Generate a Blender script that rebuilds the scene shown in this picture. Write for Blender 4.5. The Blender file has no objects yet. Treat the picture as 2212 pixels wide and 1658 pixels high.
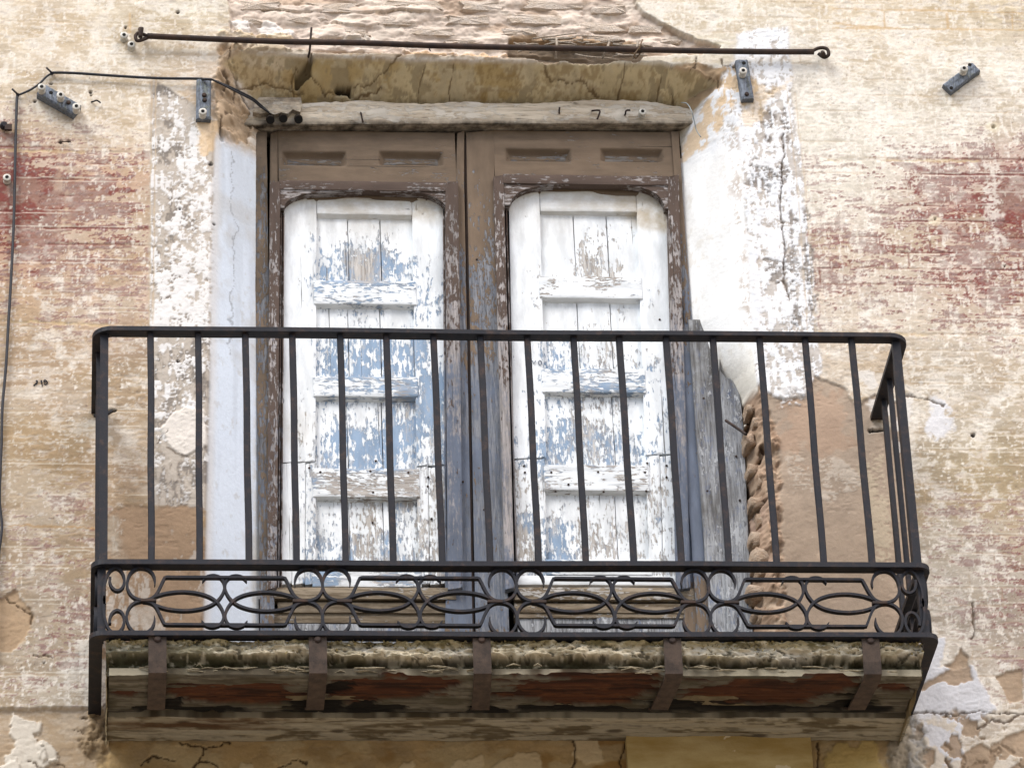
import bpy, math, random
import numpy as np
from mathutils import Vector, Matrix

rng = random.Random(7)
scene = bpy.context.scene
COL = scene.collection

# ------------------------------------------------------------------ camera
H = 8.0749                                   # height of the balcony's top rail above the street
CAM = np.array([-1.148142880015186, -11.16552853825587, 1.6])
F = 9950.446896123283
RIGHT = np.array([0.9956221600172993, -0.0841453910636202, -0.04069481103577976])
UP = np.array([-0.007588335034557775, -0.5067110654519479, 0.8620825443772512])
FWD = np.array([0.09316078388405015, 0.8579996790857805, 0.5051312889089401])
cam = bpy.data.cameras.new('camera')
cam_o = bpy.data.objects.new('camera', cam)
COL.objects.link(cam_o)
cam.sensor_width = 36.0
cam.sensor_fit = 'HORIZONTAL'
cam.lens = 36.0 * F / 2212.0
cam.clip_start = 0.1
cam.clip_end = 500.0
cam_o.matrix_world = Matrix(((RIGHT[0], UP[0], -FWD[0], CAM[0]), (RIGHT[1], UP[1], -FWD[1], CAM[1]),
                             (RIGHT[2], UP[2], -FWD[2], CAM[2]), (0, 0, 0, 1)))
scene.camera = cam_o

# ------------------------------------------------------------------ sky, sun, exposure
SUN_EL, SUN_AZ = math.radians(50), math.radians(-46)     # azimuth from the street's normal, towards the left
world = bpy.data.worlds.new('World')
scene.world = world
world.use_nodes = True
nt = world.node_tree
nt.nodes.clear()
wo = nt.nodes.new('ShaderNodeOutputWorld')
bg = nt.nodes.new('ShaderNodeBackground')
sky = nt.nodes.new('ShaderNodeTexSky')
sky.sky_type = 'NISHITA'
sky.sun_disc = False
sky.sun_elevation = SUN_EL
sky.sun_rotation = math.radians(180) - SUN_AZ * -1
sky.air_density = 1.0
sky.dust_density = 3.0
sky.ozone_density = 1.0
bg.inputs['Strength'].default_value = 0.12
nt.links.new(sky.outputs[0], bg.inputs['Color'])
nt.links.new(bg.outputs[0], wo.inputs['Surface'])
sun = bpy.data.lights.new('sun', 'SUN')
sun.energy = 2.1
sun.angle = math.radians(30)
sun.color = (1.0, 0.965, 0.91)
sun_o = bpy.data.objects.new('sun', sun)
COL.objects.link(sun_o)
sdir = Vector((math.sin(SUN_AZ) * math.cos(SUN_EL), -math.cos(SUN_AZ) * math.cos(SUN_EL), math.sin(SUN_EL)))
sun_o.rotation_euler = sdir.to_track_quat('Z', 'Y').to_euler()
sun_o.location = (-6, -12, 25)
vs = scene.view_settings
vs.view_transform = 'Standard'
vs.look = 'None'
vs.exposure = 1.0
vs.gamma = 1.0
vs.use_curve_mapping = False

# ------------------------------------------------------------------ helpers
def at(u, v, y):
    """photo point -> (x, z) on the upright plane at depth y"""
    d = (u - 1106) / F * RIGHT + (829 - v) / F * UP + FWD
    t = (y - CAM[1]) / d[1]
    p = CAM + t * d
    return float(p[0]), float(p[2])

def at_z(u, v, z):
    """photo point -> (x, y) on the level plane at height z"""
    d = (u - 1106) / F * RIGHT + (829 - v) / F * UP + FWD
    t = (z - CAM[2]) / d[2]
    p = CAM + t * d
    return float(p[0]), float(p[1])

def lin(r, g, b, k=1.0):
    f = lambda c: (c / 255 / 12.92) if c / 255 <= 0.04045 else ((c / 255 + 0.055) / 1.055) ** 2.4
    return np.array([f(r) * k, f(g) * k, f(b) * k], np.float32)

K = 0.72
def S(r, g, b):
    return lin(r, g, b, K)

def ss(a, b, x):
    t = np.clip((x - a) / (b - a), 0, 1)
    return t * t * (3 - 2 * t)

_tabs = {}
def vnoise(x, z, seed):
    tab = _tabs.get(seed)
    if tab is None:
        tab = np.random.RandomState(seed + 100).rand(256, 256).astype(np.float32)
        _tabs[seed] = tab
    x = np.asarray(x, np.float32) + 1000.37
    z = np.asarray(z, np.float32) + 1000.71
    xi = np.floor(x).astype(np.int32); zi = np.floor(z).astype(np.int32)
    fx = x - xi; fz = z - zi
    fx = fx * fx * (3 - 2 * fx); fz = fz * fz * (3 - 2 * fz)
    x0 = xi & 255; x1 = (xi + 1) & 255; z0 = zi & 255; z1 = (zi + 1) & 255
    a = tab[z0, x0]; b = tab[z0, x1]; c = tab[z1, x0]; d = tab[z1, x1]
    return a + (b - a) * fx + (c - a) * fz + (a - b - c + d) * fx * fz

def fbm(x, z, fx, fz, octv, seed, gain=0.55):
    s = 0; amp = 1.0; tot = 0
    for i in range(octv):
        # rotate each octave a little so that lattice lines never stack up
        a = 0.45 * i
        ca, sa = math.cos(a), math.sin(a)
        xx, zz = x * fx * 2 ** i, z * fz * 2 ** i
        if abs(fx - fz) < 1e-6:
            xx, zz = ca * xx - sa * zz, sa * xx + ca * zz
        s = s + amp * vnoise(xx, zz, seed * 7 + i)
        tot += amp
        amp *= gain
    return s / tot

def uni(n):
    """noise -> roughly uniform 0..1"""
    m, sd = float(np.mean(n)), float(np.std(n)) + 1e-6
    return 1 / (1 + np.exp(-1.702 * (n - m) / sd))

def seg_dist(X, Z, pts):
    best = np.full(X.shape, 9.0, np.float32)
    for (ax, az), (bx, bz) in zip(pts[:-1], pts[1:]):
        dx, dz = bx - ax, bz - az
        t = np.clip(((X - ax) * dx + (Z - az) * dz) / (dx * dx + dz * dz + 1e-12), 0, 1)
        best = np.minimum(best, np.hypot(X - ax - t * dx, Z - az - t * dz))
    return best

def poly_sd(X, Z, pts):
    """signed distance, positive inside"""
    d = seg_dist(X, Z, list(pts) + [pts[0]])
    ins = np.zeros(X.shape, bool)
    n = len(pts)
    for i in range(n):
        ax, az = pts[i]; bx, bz = pts[(i + 1) % n]
        if az == bz:
            continue
        c = (az > Z) != (bz > Z)
        ins ^= c & (X < (bx - ax) * (Z - az) / (bz - az) + ax)
    return np.where(ins, d, -d)

def rbf(X, Z, anchors, y, sig):
    """smooth field through anchors (u, v, values...) on the plane y"""
    vals = np.array([a[2:] for a in anchors], np.float32)
    acc = np.zeros(X.shape + (vals.shape[1],), np.float32)
    w = np.zeros(X.shape, np.float32) + 1e-9
    for a, vv in zip(anchors, vals):
        ax, az = at(a[0], a[1], y)
        g = np.exp(-((X - ax) ** 2 + (Z - az) ** 2) / (2 * sig * sig)).astype(np.float32) + 1e-6
        w += g
        acc += g[..., None] * vv
    return acc / w[..., None]

def mesh_np(name, verts, faces, col=None, attr='col', smooth=True):
    me = bpy.data.meshes.new(name)
    verts = np.asarray(verts, np.float32); faces = np.asarray(faces, np.int32)
    k = faces.shape[1]
    me.vertices.add(len(verts)); me.vertices.foreach_set('co', verts.ravel())
    me.loops.add(faces.size); me.loops.foreach_set('vertex_index', faces.ravel())
    me.polygons.add(len(faces))
    me.polygons.foreach_set('loop_start', np.arange(0, faces.size, k, dtype=np.int32))
    me.polygons.foreach_set('loop_total', np.full(len(faces), k, np.int32))
    me.update(calc_edges=True)
    if smooth:
        me.polygons.foreach_set('use_smooth', np.ones(len(faces), bool))
    if col is not None:
        c = np.ones((len(verts), 4), np.float32); c[:, :3] = col
        a = me.color_attributes.new(attr, 'FLOAT_COLOR', 'POINT')
        a.data.foreach_set('color', c.ravel())
    me.validate()
    return me

class MB:
    def __init__(s):
        s.v = []; s.f = []; s.sm = []
    def add(s, vs_, fs_, smooth=False):
        n = len(s.v); s.v += [tuple(map(float, p)) for p in vs_]
        s.f += [tuple(n + i for i in f) for f in fs_]; s.sm += [smooth] * len(fs_)
    def box(s, x0, x1, y0, y1, z0, z1, bev=0.0):
        if bev <= 0:
            s.add([(x0, y0, z0), (x1, y0, z0), (x1, y1, z0), (x0, y1, z0), (x0, y0, z1), (x1, y0, z1), (x1, y1, z1), (x0, y1, z1)],
                  [(0, 3, 2, 1), (4, 5, 6, 7), (0, 1, 5, 4), (1, 2, 6, 5), (2, 3, 7, 6), (3, 0, 4, 7)])
            return
        b = bev
        V = [(x0 + b, y0, z0 + b), (x1 - b, y0, z0 + b), (x1 - b, y0, z1 - b), (x0 + b, y0, z1 - b),
             (x0, y0 + b, z0), (x1, y0 + b, z0), (x1, y0 + b, z1), (x0, y0 + b, z1),
             (x0, y1, z0), (x1, y1, z0), (x1, y1, z1), (x0, y1, z1)]
        Fc = [(0, 1, 2, 3), (0, 4, 5, 1), (1, 5, 6, 2), (2, 6, 7, 3), (3, 7, 4, 0),
              (4, 8, 9, 5), (5, 9, 10, 6), (6, 10, 11, 7), (7, 11, 8, 4), (8, 11, 10, 9)]
        s.add(V, Fc)
    def prism(s, poly, y0, y1):
        """polygon in (x, z), counter-clockwise seen from the street, pushed from y0 (front) to y1"""
        n = len(poly)
        V = [(x, y0, z) for x, z in poly] + [(x, y1, z) for x, z in poly]
        Fc = [tuple(range(n)), tuple(range(2 * n - 1, n - 1, -1))]
        Fc += [(i, n + i, n + (i + 1) % n, (i + 1) % n) for i in range(n)]
        s.add(V, Fc)
    def tube(s, pts, r, n=8, cap=True):
        pts = [Vector(p) for p in pts]
        rr = r if isinstance(r, (list, tuple)) else [r] * len(pts)
        base = len(s.v); rings = []
        up = None
        for i, p in enumerate(pts):
            t = (pts[min(i + 1, len(pts) - 1)] - pts[max(i - 1, 0)])
            if t.length < 1e-9: t = Vector((0, 0, 1))
            t.normalize()
            if up is None:
                up = t.orthogonal().normalized()
            up = (up - t * up.dot(t))
            if up.length < 1e-6: up = t.orthogonal()
            up.normalize()
            b = t.cross(up)
            for k in range(n):
                a = 2 * math.pi * k / n
                q = p + (up * math.cos(a) + b * math.sin(a)) * rr[i]
                s.v.append(tuple(q))
        for i in range(len(pts) - 1):
            for k in range(n):
                s.f.append((base + i * n + k, base + i * n + (k + 1) % n, base + (i + 1) * n + (k + 1) % n, base + (i + 1) * n + k)); s.sm.append(True)
        if cap:
            s.f.append(tuple(base + k for k in range(n - 1, -1, -1))); s.sm.append(False)
            s.f.append(tuple(base + (len(pts) - 1) * n + k for k in range(n))); s.sm.append(False)
    def ribbon(s, pts, w, th, frame='xz'):
        """flat bar on edge: path of 3D points in an upright plane, w across the plane, th in the plane"""
        pts = [Vector(p) for p in pts]
        nrm = {'xz': Vector((0, 1, 0)), 'yz': Vector((1, 0, 0)), 'xy': Vector((0, 0, 1))}[frame]
        ths = th if isinstance(th, (list, tuple)) else [th] * len(pts)
        ws = w if isinstance(w, (list, tuple)) else [w] * len(pts)
        base = len(s.v)
        for i, p in enumerate(pts):
            t = pts[min(i + 1, len(pts) - 1)] - pts[max(i - 1, 0)]
            t.normalize()
            sd = nrm.cross(t).normalized()
            for a, b in ((-1, -1), (1, -1), (1, 1), (-1, 1)):
                s.v.append(tuple(p + sd * (a * ths[i] / 2) + nrm * (b * ws[i] / 2)))
        for i in range(len(pts) - 1):
            for k in range(4):
                s.f.append((base + i * 4 + k, base + i * 4 + (k + 1) % 4, base + (i + 1) * 4 + (k + 1) % 4, base + (i + 1) * 4 + k)); s.sm.append(False)
        s.f.append(tuple(base + k for k in (3, 2, 1, 0))); s.sm.append(False)
        m = base + (len(pts) - 1) * 4
        s.f.append((m, m + 1, m + 2, m + 3)); s.sm.append(False)
    def lathe(s, prof, origin, axis, n=12):
        """prof: list of (distance along axis, radius)"""
        o = Vector(origin); a = Vector(axis).normalized(); u = a.orthogonal().normalized(); w = a.cross(u)
        base = len(s.v)
        for d, r in prof:
            for k in range(n):
                t = 2 * math.pi * k / n
                s.v.append(tuple(o + a * d + (u * math.cos(t) + w * math.sin(t)) * r))
        for i in range(len(prof) - 1):
            for k in range(n):
                s.f.append((base + i * n + k, base + i * n + (k + 1) % n, base + (i + 1) * n + (k + 1) % n, base + (i + 1) * n + k)); s.sm.append(True)
        s.f.append(tuple(base + k for k in range(n - 1, -1, -1))); s.sm.append(False)
        m = base + (len(prof) - 1) * n
        s.f.append(tuple(m + k for k in range(n))); s.sm.append(False)
    def mesh(s, name):
        me = bpy.data.meshes.new(name)
        me.from_pydata(s.v, [], s.f)
        me.polygons.foreach_set('use_smooth', np.array(s.sm, bool))
        me.validate(); me.update()
        return me

def obj(name, m, mat, parent=None, label=None):
    me = m.mesh(name) if isinstance(m, MB) else m
    if mat is not None and not me.materials:
        me.materials.append(mat)
    o = bpy.data.objects.new(name, me)
    COL.objects.link(o)
    if parent is not None:
        o.parent = parent
        P = Matrix.Translation(parent.location) if parent.parent is None else Matrix.Identity(4)
        o.matrix_parent_inverse = P.inverted()
    if label: o['label'] = label
    return o

def thing(name, label, cat, loc, group=None):
    o = bpy.data.objects.new(name, None)
    COL.objects.link(o)
    o.location = loc
    o.empty_display_size = 0.1
    o['label'] = label; o['category'] = cat
    if group: o['group'] = group
    return o

def tag(o, label, cat, group=None):
    o['label'] = label; o['category'] = cat
    if group: o['group'] = group
    return o

def struct(name, m, mat):
    o = obj(name, m, mat)
    o['kind'] = 'structure'
    return o

def catmull(pts, sub=6):
    P = [np.array(p, float) for p in pts]
    out = []
    for i in range(len(P) - 1):
        p0 = P[max(i - 1, 0)]; p1 = P[i]; p2 = P[i + 1]; p3 = P[min(i + 2, len(P) - 1)]
        for k in range(sub):
            t = k / sub
            out.append(0.5 * ((2 * p1) + (-p0 + p2) * t + (2 * p0 - 5 * p1 + 4 * p2 - p3) * t * t + (-p0 + 3 * p1 - 3 * p2 + p3) * t ** 3))
    out.append(P[-1])
    return out

# ------------------------------------------------------------------ materials
def newmat(name):
    m = bpy.data.materials.new(name)
    m.use_nodes = True
    n = m.node_tree
    n.nodes.clear()
    out = n.nodes.new('ShaderNodeOutputMaterial')
    b = n.nodes.new('ShaderNodeBsdfPrincipled')
    n.links.new(b.outputs[0], out.inputs[0])
    return m, n, b

class G:
    """small node-graph helper"""
    def __init__(s, n): s.n = n
    def node(s, t, **kw):
        x = s.n.nodes.new(t)
        for k, v in kw.items(): setattr(x, k, v)
        return x
    def link(s, a, b): s.n.links.new(a, b)
    def setin(s, sock, v):
        if hasattr(v, 'is_output'): s.link(v, sock)
        else: sock.default_value = v
    def math(s, op, a, b=0.0, c=None, clamp=False):
        x = s.node('ShaderNodeMath', operation=op); x.use_clamp = clamp
        s.setin(x.inputs[0], a); s.setin(x.inputs[1], b)
        if c is not None: s.setin(x.inputs[2], c)
        return x.outputs[0]
    def mix(s, f, a, b, typ='MIX'):
        x = s.node('ShaderNodeMix', data_type='RGBA', blend_type=typ)
        s.setin(x.inputs[0], f)
        for i, v in ((6, a), (7, b)):
            if not hasattr(v, 'is_output'): v = (float(v[0]), float(v[1]), float(v[2]), 1)
            s.setin(x.inputs[i], v)
        return x.outputs[2]
    def pos(s, scale, loc=(0, 0, 0)):
        g = s.node('ShaderNodeNewGeometry')
        m = s.node('ShaderNodeMapping')
        m.inputs['Scale'].default_value = scale
        m.inputs['Location'].default_value = loc
        s.link(g.outputs['Position'], m.inputs['Vector'])
        return m.outputs[0]
    def noise(s, vec, sc, det=4, rough=0.55, dist=0.0):
        x = s.node('ShaderNodeTexNoise')
        s.link(vec, x.inputs['Vector'])
        x.inputs['Scale'].default_value = sc; x.inputs['Detail'].default_value = det
        x.inputs['Roughness'].default_value = rough; x.inputs['Distortion'].default_value = dist
        return x.outputs['Fac']
    def rng(s, v, a, b, c=0.0, d=1.0, smooth=True):
        x = s.node('ShaderNodeMapRange')
        x.interpolation_type = 'SMOOTHSTEP' if smooth else 'LINEAR'
        s.setin(x.inputs[0], v)
        for i, k in ((1, a), (2, b), (3, c), (4, d)): x.inputs[i].default_value = k
        return x.outputs[0]
    def bump(s, h, strength, dist):
        x = s.node('ShaderNodeBump')
        x.inputs['Strength'].default_value = strength; x.inputs['Distance'].default_value = dist
        s.link(h, x.inputs['Height'])
        return x.outputs[0]

def plaster_mat(name, rough=0.92, fine=0.14, bump=0.55):
    m, n, b = newmat(name)
    g = G(n)
    a = g.node('ShaderNodeAttribute', attribute_name='col')
    p = g.pos((1, 1, 1))
    n1 = g.noise(p, 420, 3, 0.6)
    n2 = g.noise(p, 90, 4, 0.6)
    f = g.math('ADD', g.math('MULTIPLY', n1, fine * 2), g.math('MULTIPLY', n2, fine * 1.4))
    f = g.math('ADD', f, 1.0 - fine * 1.7)
    c = g.node('ShaderNodeVectorMath', operation='SCALE')
    g.link(a.outputs['Color'], c.inputs[0]); g.link(f, c.inputs['Scale'])
    g.link(c.outputs[0], b.inputs['Base Color'])
    b.inputs['Roughness'].default_value = rough
    b.inputs['Specular IOR Level'].default_value = 0.2
    h = g.math('ADD', g.math('MULTIPLY', n1, 0.5), n2)
    g.link(g.bump(h, bump, 0.002), b.inputs['Normal'])
    return m

def wood_mat(name, axis, dark, light, p1=None, p2=None, dirt=(0.09, 0.065, 0.04), sc=1.0, rough=0.8):
    """weathered board: grain along axis; attribute wear = (top coat, under coat, dirt)"""
    m, n, b = newmat(name)
    g = G(n)
    st = {'x': (0.07, 1, 1), 'z': (1, 1, 0.07)}[axis]
    st2 = {'x': (0.3, 1, 1), 'z': (1, 1, 0.3)}[axis]
    pg = g.pos(st)
    gr = g.noise(pg, 130 * sc, 6, 0.65, 0.6)
    fine = g.noise(pg, 420 * sc, 3, 0.6)
    big = g.noise(g.pos(st2, (3, 1, 7)), 9, 4, 0.6)
    gg = g.rng(g.math('ADD', g.math('MULTIPLY', gr, 0.7), g.math('MULTIPLY', big, 0.3)), 0.36, 0.64)
    col = g.mix(gg, dark, light)
    lines = g.rng(fine, 0.28, 0.42)
    col = g.mix(g.math('SUBTRACT', 1.0, lines), col, tuple(float(c) * 0.45 for c in dark))
    ck_ = g.noise(g.pos({'x': (.012, 1, 1), 'z': (1, 1, .012)}[axis], (2, 5, 1)), 170 * sc, 2, .5)
    ckm = g.rng(ck_, .30, .265)
    a = g.node('ShaderNodeAttribute', attribute_name='wear')
    sep = g.node('ShaderNodeSeparateColor')
    g.link(a.outputs['Color'], sep.inputs[0])
    h = g.math('MULTIPLY', gr, 0.25)
    def coat(sock, seed, scale, colr, col, h, soft=0.05, hh=0.5):
        nz = g.noise(g.pos(st2, (seed, seed * 2.1, seed * 0.7)), scale * sc, 6, 0.62, 0.3)
        nb = g.noise(g.pos((1, 1, 1), (seed + 5, 0, seed)), 40, 4, 0.6)
        nc2 = g.noise(g.pos(st2, (seed * 3, 2, seed)), 26 * sc, 4, 0.6)
        nn = g.math('ADD', g.math('MULTIPLY', nz, 0.46), g.math('ADD', g.math('MULTIPLY', nb, 0.24), g.math('MULTIPLY', nc2, .30)))
        nn = g.math('ADD', nn, g.math('MULTIPLY', g.math('SUBTRACT', gr, 0.5), 0.22))
        nn = g.math('ADD', g.math('MULTIPLY', g.math('SUBTRACT', nn, 0.5), 3.3), 0.5)
        mk = g.rng(g.math('SUBTRACT', sock, nn), -soft, soft)
        var = g.noise(g.pos(st2, (seed, 9, 4)), 30, 4, 0.6)
        cc = g.mix(g.rng(var, 0.3, 0.7), tuple(float(c) * 0.78 for c in colr), tuple(min(0.86, float(c) * 1.05) for c in colr))
        return g.mix(mk, col, cc), g.math('ADD', h, g.math('MULTIPLY', mk, hh))
    if p2 is not None:
        col, h = coat(sep.outputs['Green'], 2.3, 130, p2, col, h, 0.35, 0.25)
    if p1 is not None:
        col, h = coat(g.math('ADD', sep.outputs['Red'], .015), 7.7, 140, p1, col, h, .08)
    dn = g.noise(g.pos((1, 1, 1), (4, 4, 4)), 30, 5, 0.65)
    df = g.math('MULTIPLY', sep.outputs['Blue'], g.rng(dn, 0.1, 0.75, .25, 1.35), clamp=True)
    col = g.mix(df, col, dirt)
    col = g.mix(g.math('MULTIPLY', ckm, .75), col, (0.03, 0.025, 0.02))
    h = g.math('SUBTRACT', h, g.math('MULTIPLY', ckm, .9))
    g.link(col, b.inputs['Base Color'])
    b.inputs['Roughness'].default_value = rough
    b.inputs['Specular IOR Level'].default_value = 0.25
    g.link(g.bump(h, 0.9, 0.0024), b.inputs['Normal'])
    return m

def iron_mat(name, base=(0.0062, 0.0068, 0.0115), rust=(0.055, 0.031, 0.021), amt=0.55, rough=0.58):
    m, n, b = newmat(name)
    g = G(n)
    p = g.pos((1, 1, 1))
    n1 = g.noise(p, 35, 6, 0.65)
    n2 = g.noise(p, 300, 3, 0.6)
    f = g.rng(g.math('ADD', g.math('MULTIPLY', n1, 0.75), g.math('MULTIPLY', n2, 0.25)), 0.62 - amt * 0.25, 0.72)
    c = g.mix(g.math('MULTIPLY', f, 0.85), base, rust)
    c = g.mix(g.rng(n2, 0.7, 0.82), c, (0.09, 0.075, 0.065))
    g.link(c, b.inputs['Base Color'])
    b.inputs['Roughness'].default_value = rough
    b.inputs['Specular IOR Level'].default_value = 0.3
    g.link(g.bump(g.math('ADD', n1, g.math('MULTIPLY', n2, 0.6)), 0.45, 0.0012), b.inputs['Normal'])
    return m

def flat_mat(name, c, rough=0.6, var=0.15, sc=60, spec=0.3):
    m, n, b = newmat(name)
    g = G(n)
    nz = g.noise(g.pos((1, 1, 1)), sc, 4, 0.6)
    g.link(g.mix(g.rng(nz, 0.3, 0.7), tuple(x * (1 - var) for x in c), tuple(x * (1 + var) for x in c)), b.inputs['Base Color'])
    b.inputs['Roughness'].default_value = rough
    b.inputs['Specular IOR Level'].default_value = spec
    g.link(g.bump(nz, 0.3, 0.001), b.inputs['Normal'])
    return m

M_PLASTER = plaster_mat('weathered plaster')
M_ROUGH = plaster_mat('crumbling mortar', 0.97, 0.2, 1.0)
M_SOFFIT = plaster_mat('rotten soffit boards', 0.85, 0.12, 0.7)
WHITE = (0.76, 0.79, 0.81)
BLUE = tuple(lin(154, 177, 203, 0.76))
M_WHITE_V = wood_mat('peeling white paint upright grain', 'z', lin(150, 141, 131, .74), lin(216, 212, 207, .78), WHITE, BLUE, tuple(lin(188, 168, 132, .72)))
M_WHITE_H = wood_mat('peeling white paint level grain', 'x', lin(140, 130, 120, .72), lin(206, 200, 194, .76), WHITE, BLUE, tuple(lin(188, 168, 132, .72)))
BROWN = tuple(lin(126, 108, 90, .82))
MAROON = tuple(lin(98, 82, 73, .75))
M_BROWN_V = wood_mat('worn brown paint upright grain', 'z', lin(95, 100, 108, .7), lin(150, 152, 158, .75), BROWN, tuple(lin(116, 126, 144, .72)), (0.05, 0.04, 0.028))
M_BROWN_H = wood_mat('worn brown paint level grain', 'x', lin(105, 100, 95, .7), lin(160, 155, 150, .75), BROWN, tuple(lin(120, 135, 160, .7)), (0.05, 0.04, 0.028))
M_MOULD_V = wood_mat('flaking maroon paint upright grain', 'z', lin(130, 125, 122, .75), lin(185, 178, 176, .75), MAROON, tuple(lin(112, 122, 140, .7)), (0.04, 0.03, 0.022))
M_MOULD_H = wood_mat('flaking maroon paint level grain', 'x', lin(130, 125, 122, .75), lin(185, 178, 176, .75), MAROON, None, (0.04, 0.03, 0.022))
M_GREY_V = wood_mat('bare grey board', 'z', lin(110, 110, 112, .7), lin(185, 188, 192, .75), tuple(lin(205, 208, 212, .7)), tuple(lin(120, 138, 175, .7)), (0.06, 0.05, 0.035))
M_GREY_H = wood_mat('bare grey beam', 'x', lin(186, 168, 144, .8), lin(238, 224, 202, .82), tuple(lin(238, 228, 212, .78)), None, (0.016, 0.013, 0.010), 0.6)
M_SILL_H = wood_mat('brown stained rail', 'x', lin(105, 88, 66, .7), lin(175, 160, 138, .75), tuple(lin(200, 196, 190, .7)), None, (0.06, 0.045, 0.028))
M_BLOCK = wood_mat('blue grey wood block', 'z', lin(82, 88, 98, .8), lin(140, 148, 160, .8), tuple(lin(136, 142, 138, .7)), None, (0.03, 0.03, 0.02), 1.6)
M_IRON = iron_mat('dark wrought iron')
M_RUST = iron_mat('rusty iron', (0.018, 0.013, 0.012), (0.06, 0.032, 0.020), 1.2, 0.75)
M_STRAP = iron_mat('rusted strap iron', (0.030, 0.022, 0.018), (0.085, 0.058, 0.042), 1.2, 0.85)
M_CABLE = flat_mat('black cable rubber', (0.018, 0.019, 0.024), 0.5)
M_PORC = flat_mat('grimy white porcelain', (0.46, 0.44, 0.39), 0.35, 0.2, 90, 0.5)
M_DARK = flat_mat('dark hollow', (0.006, 0.005, 0.004), 0.9)
M_INK = flat_mat('black marking paint', (0.01, 0.009, 0.012), 0.7)
M_INKBLUE = flat_mat('blue pencil marking', (0.03, 0.05, 0.10), 0.7)
M_TWIG = flat_mat('grey dry cane', tuple(lin(168, 155, 140, .7)), 0.85, 0.3, 200)
M_TWINE = flat_mat('brown tie wire', (0.13, 0.085, 0.05), 0.8)
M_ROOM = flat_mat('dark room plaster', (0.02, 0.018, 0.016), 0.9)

# ------------------------------------------------------------------ street and ground (below the picture)
g_ = MB(); g_.add([(-60, -60, 0), (60, -60, 0), (60, 60, 0), (-60, 60, 0)], [(0, 1, 2, 3)])
struct('ground', g_, flat_mat('pale warm paving', (0.27, 0.24, 0.20), 0.9, 0.12, 0.8))
g_ = MB(); g_.box(-30, 30, -1.6, -0.02, 0.004, 0.13)
struct('pavement', g_, flat_mat('worn stone pavement', (0.36, 0.31, 0.25), 0.9, 0.15, 3))
g_ = MB(); g_.box(-30, 30, -1.75, -1.604, 0.004, 0.125)
struct('kerb', g_, flat_mat('granite kerb', (0.28, 0.27, 0.25), 0.85, 0.15, 8))

D = 0.4346                       # depth of the balcony
ZT, ZM, ZB = H, H - 0.7201, H - 0.9303
YD = 0.13                        # plane of the door leaves

# ------------------------------------------------------------------ facade wall
wall = thing('facade_wall', 'old house wall of flaking cream, red and white plaster around the balcony door', 'wall', (0, 0, 0))
X0, X1, Z0, Z1 = -1.52, 1.80, H - 1.24, H + 1.58
NX, NZ = 1040, 830
xs = np.linspace(X0, X1, NX, dtype=np.float32); zs = np.linspace(Z0, Z1, NZ, dtype=np.float32)
X, Z = np.meshgrid(xs, zs)
zl = Z - H                                      # height over the top rail, keeps the noise coordinates small
nS = uni(fbm(X, zl, 17, 95, 4, 1, 0.7))         # level streaks
nF = uni(fbm(X, zl, 105, 150, 2, 2, 0.8))       # fine flakes
nV = uni(fbm(X, zl, 95, 26, 4, 3, 0.68))         # upright flakes
nM = uni(fbm(X, zl, 14, 14, 6, 4, 0.6))
nL = uni(fbm(X, zl, 2.6, 2.6, 4, 5))
nG = fbm(X, zl, 160, 160, 3, 6, 0.7)
nP = uni(fbm(X, zl, 30, 30, 5, 8, 0.6))
wob = fbm(X, zl, 22, 22, 5, 9, 0.6) - 0.5        # edge wobble
wob2 = fbm(X, zl, 60, 60, 3, 10, 0.6) - 0.5

def PX(pts, y=0.0):
    return [at(u, v, y) for u, v in pts]

def region(pts, soft=0.004, amp=0.03, y=0.0):
    P = PX(pts, y)
    xa = [p[0] for p in P]; za = [p[1] for p in P]
    m = 0.12
    i0, i1 = np.searchsorted(xs, (min(xa) - m, max(xa) + m)); j0, j1 = np.searchsorted(zs, (min(za) - m, max(za) + m))
    out = np.zeros(X.shape, np.float32)
    if i1 <= i0 or j1 <= j0: return out
    sl = (slice(j0, j1), slice(i0, i1))
    sd = poly_sd(X[sl], Z[sl], P) + (wob[sl] * 1.6 + wob2[sl] * 0.6) * amp
    out[sl] = ss(-soft, soft, sd)
    return out

def line(pts, width, amp=0.006, y=0.0):
    P = PX(pts, y)
    xa = [p[0] for p in P]; za = [p[1] for p in P]
    m = 0.06
    i0, i1 = np.searchsorted(xs, (min(xa) - m, max(xa) + m)); j0, j1 = np.searchsorted(zs, (min(za) - m, max(za) + m))
    out = np.zeros(X.shape, np.float32)
    if i1 <= i0 or j1 <= j0: return out
    sl = (slice(j0, j1), slice(i0, i1))
    d = seg_dist(X[sl] + wob[sl] * amp * 2, Z[sl] + wob2[sl] * amp * 2, P)
    w = width * (0.5 + nP[sl])
    out[sl] = ss(w, w * 0.35, d)
    return out

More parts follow.
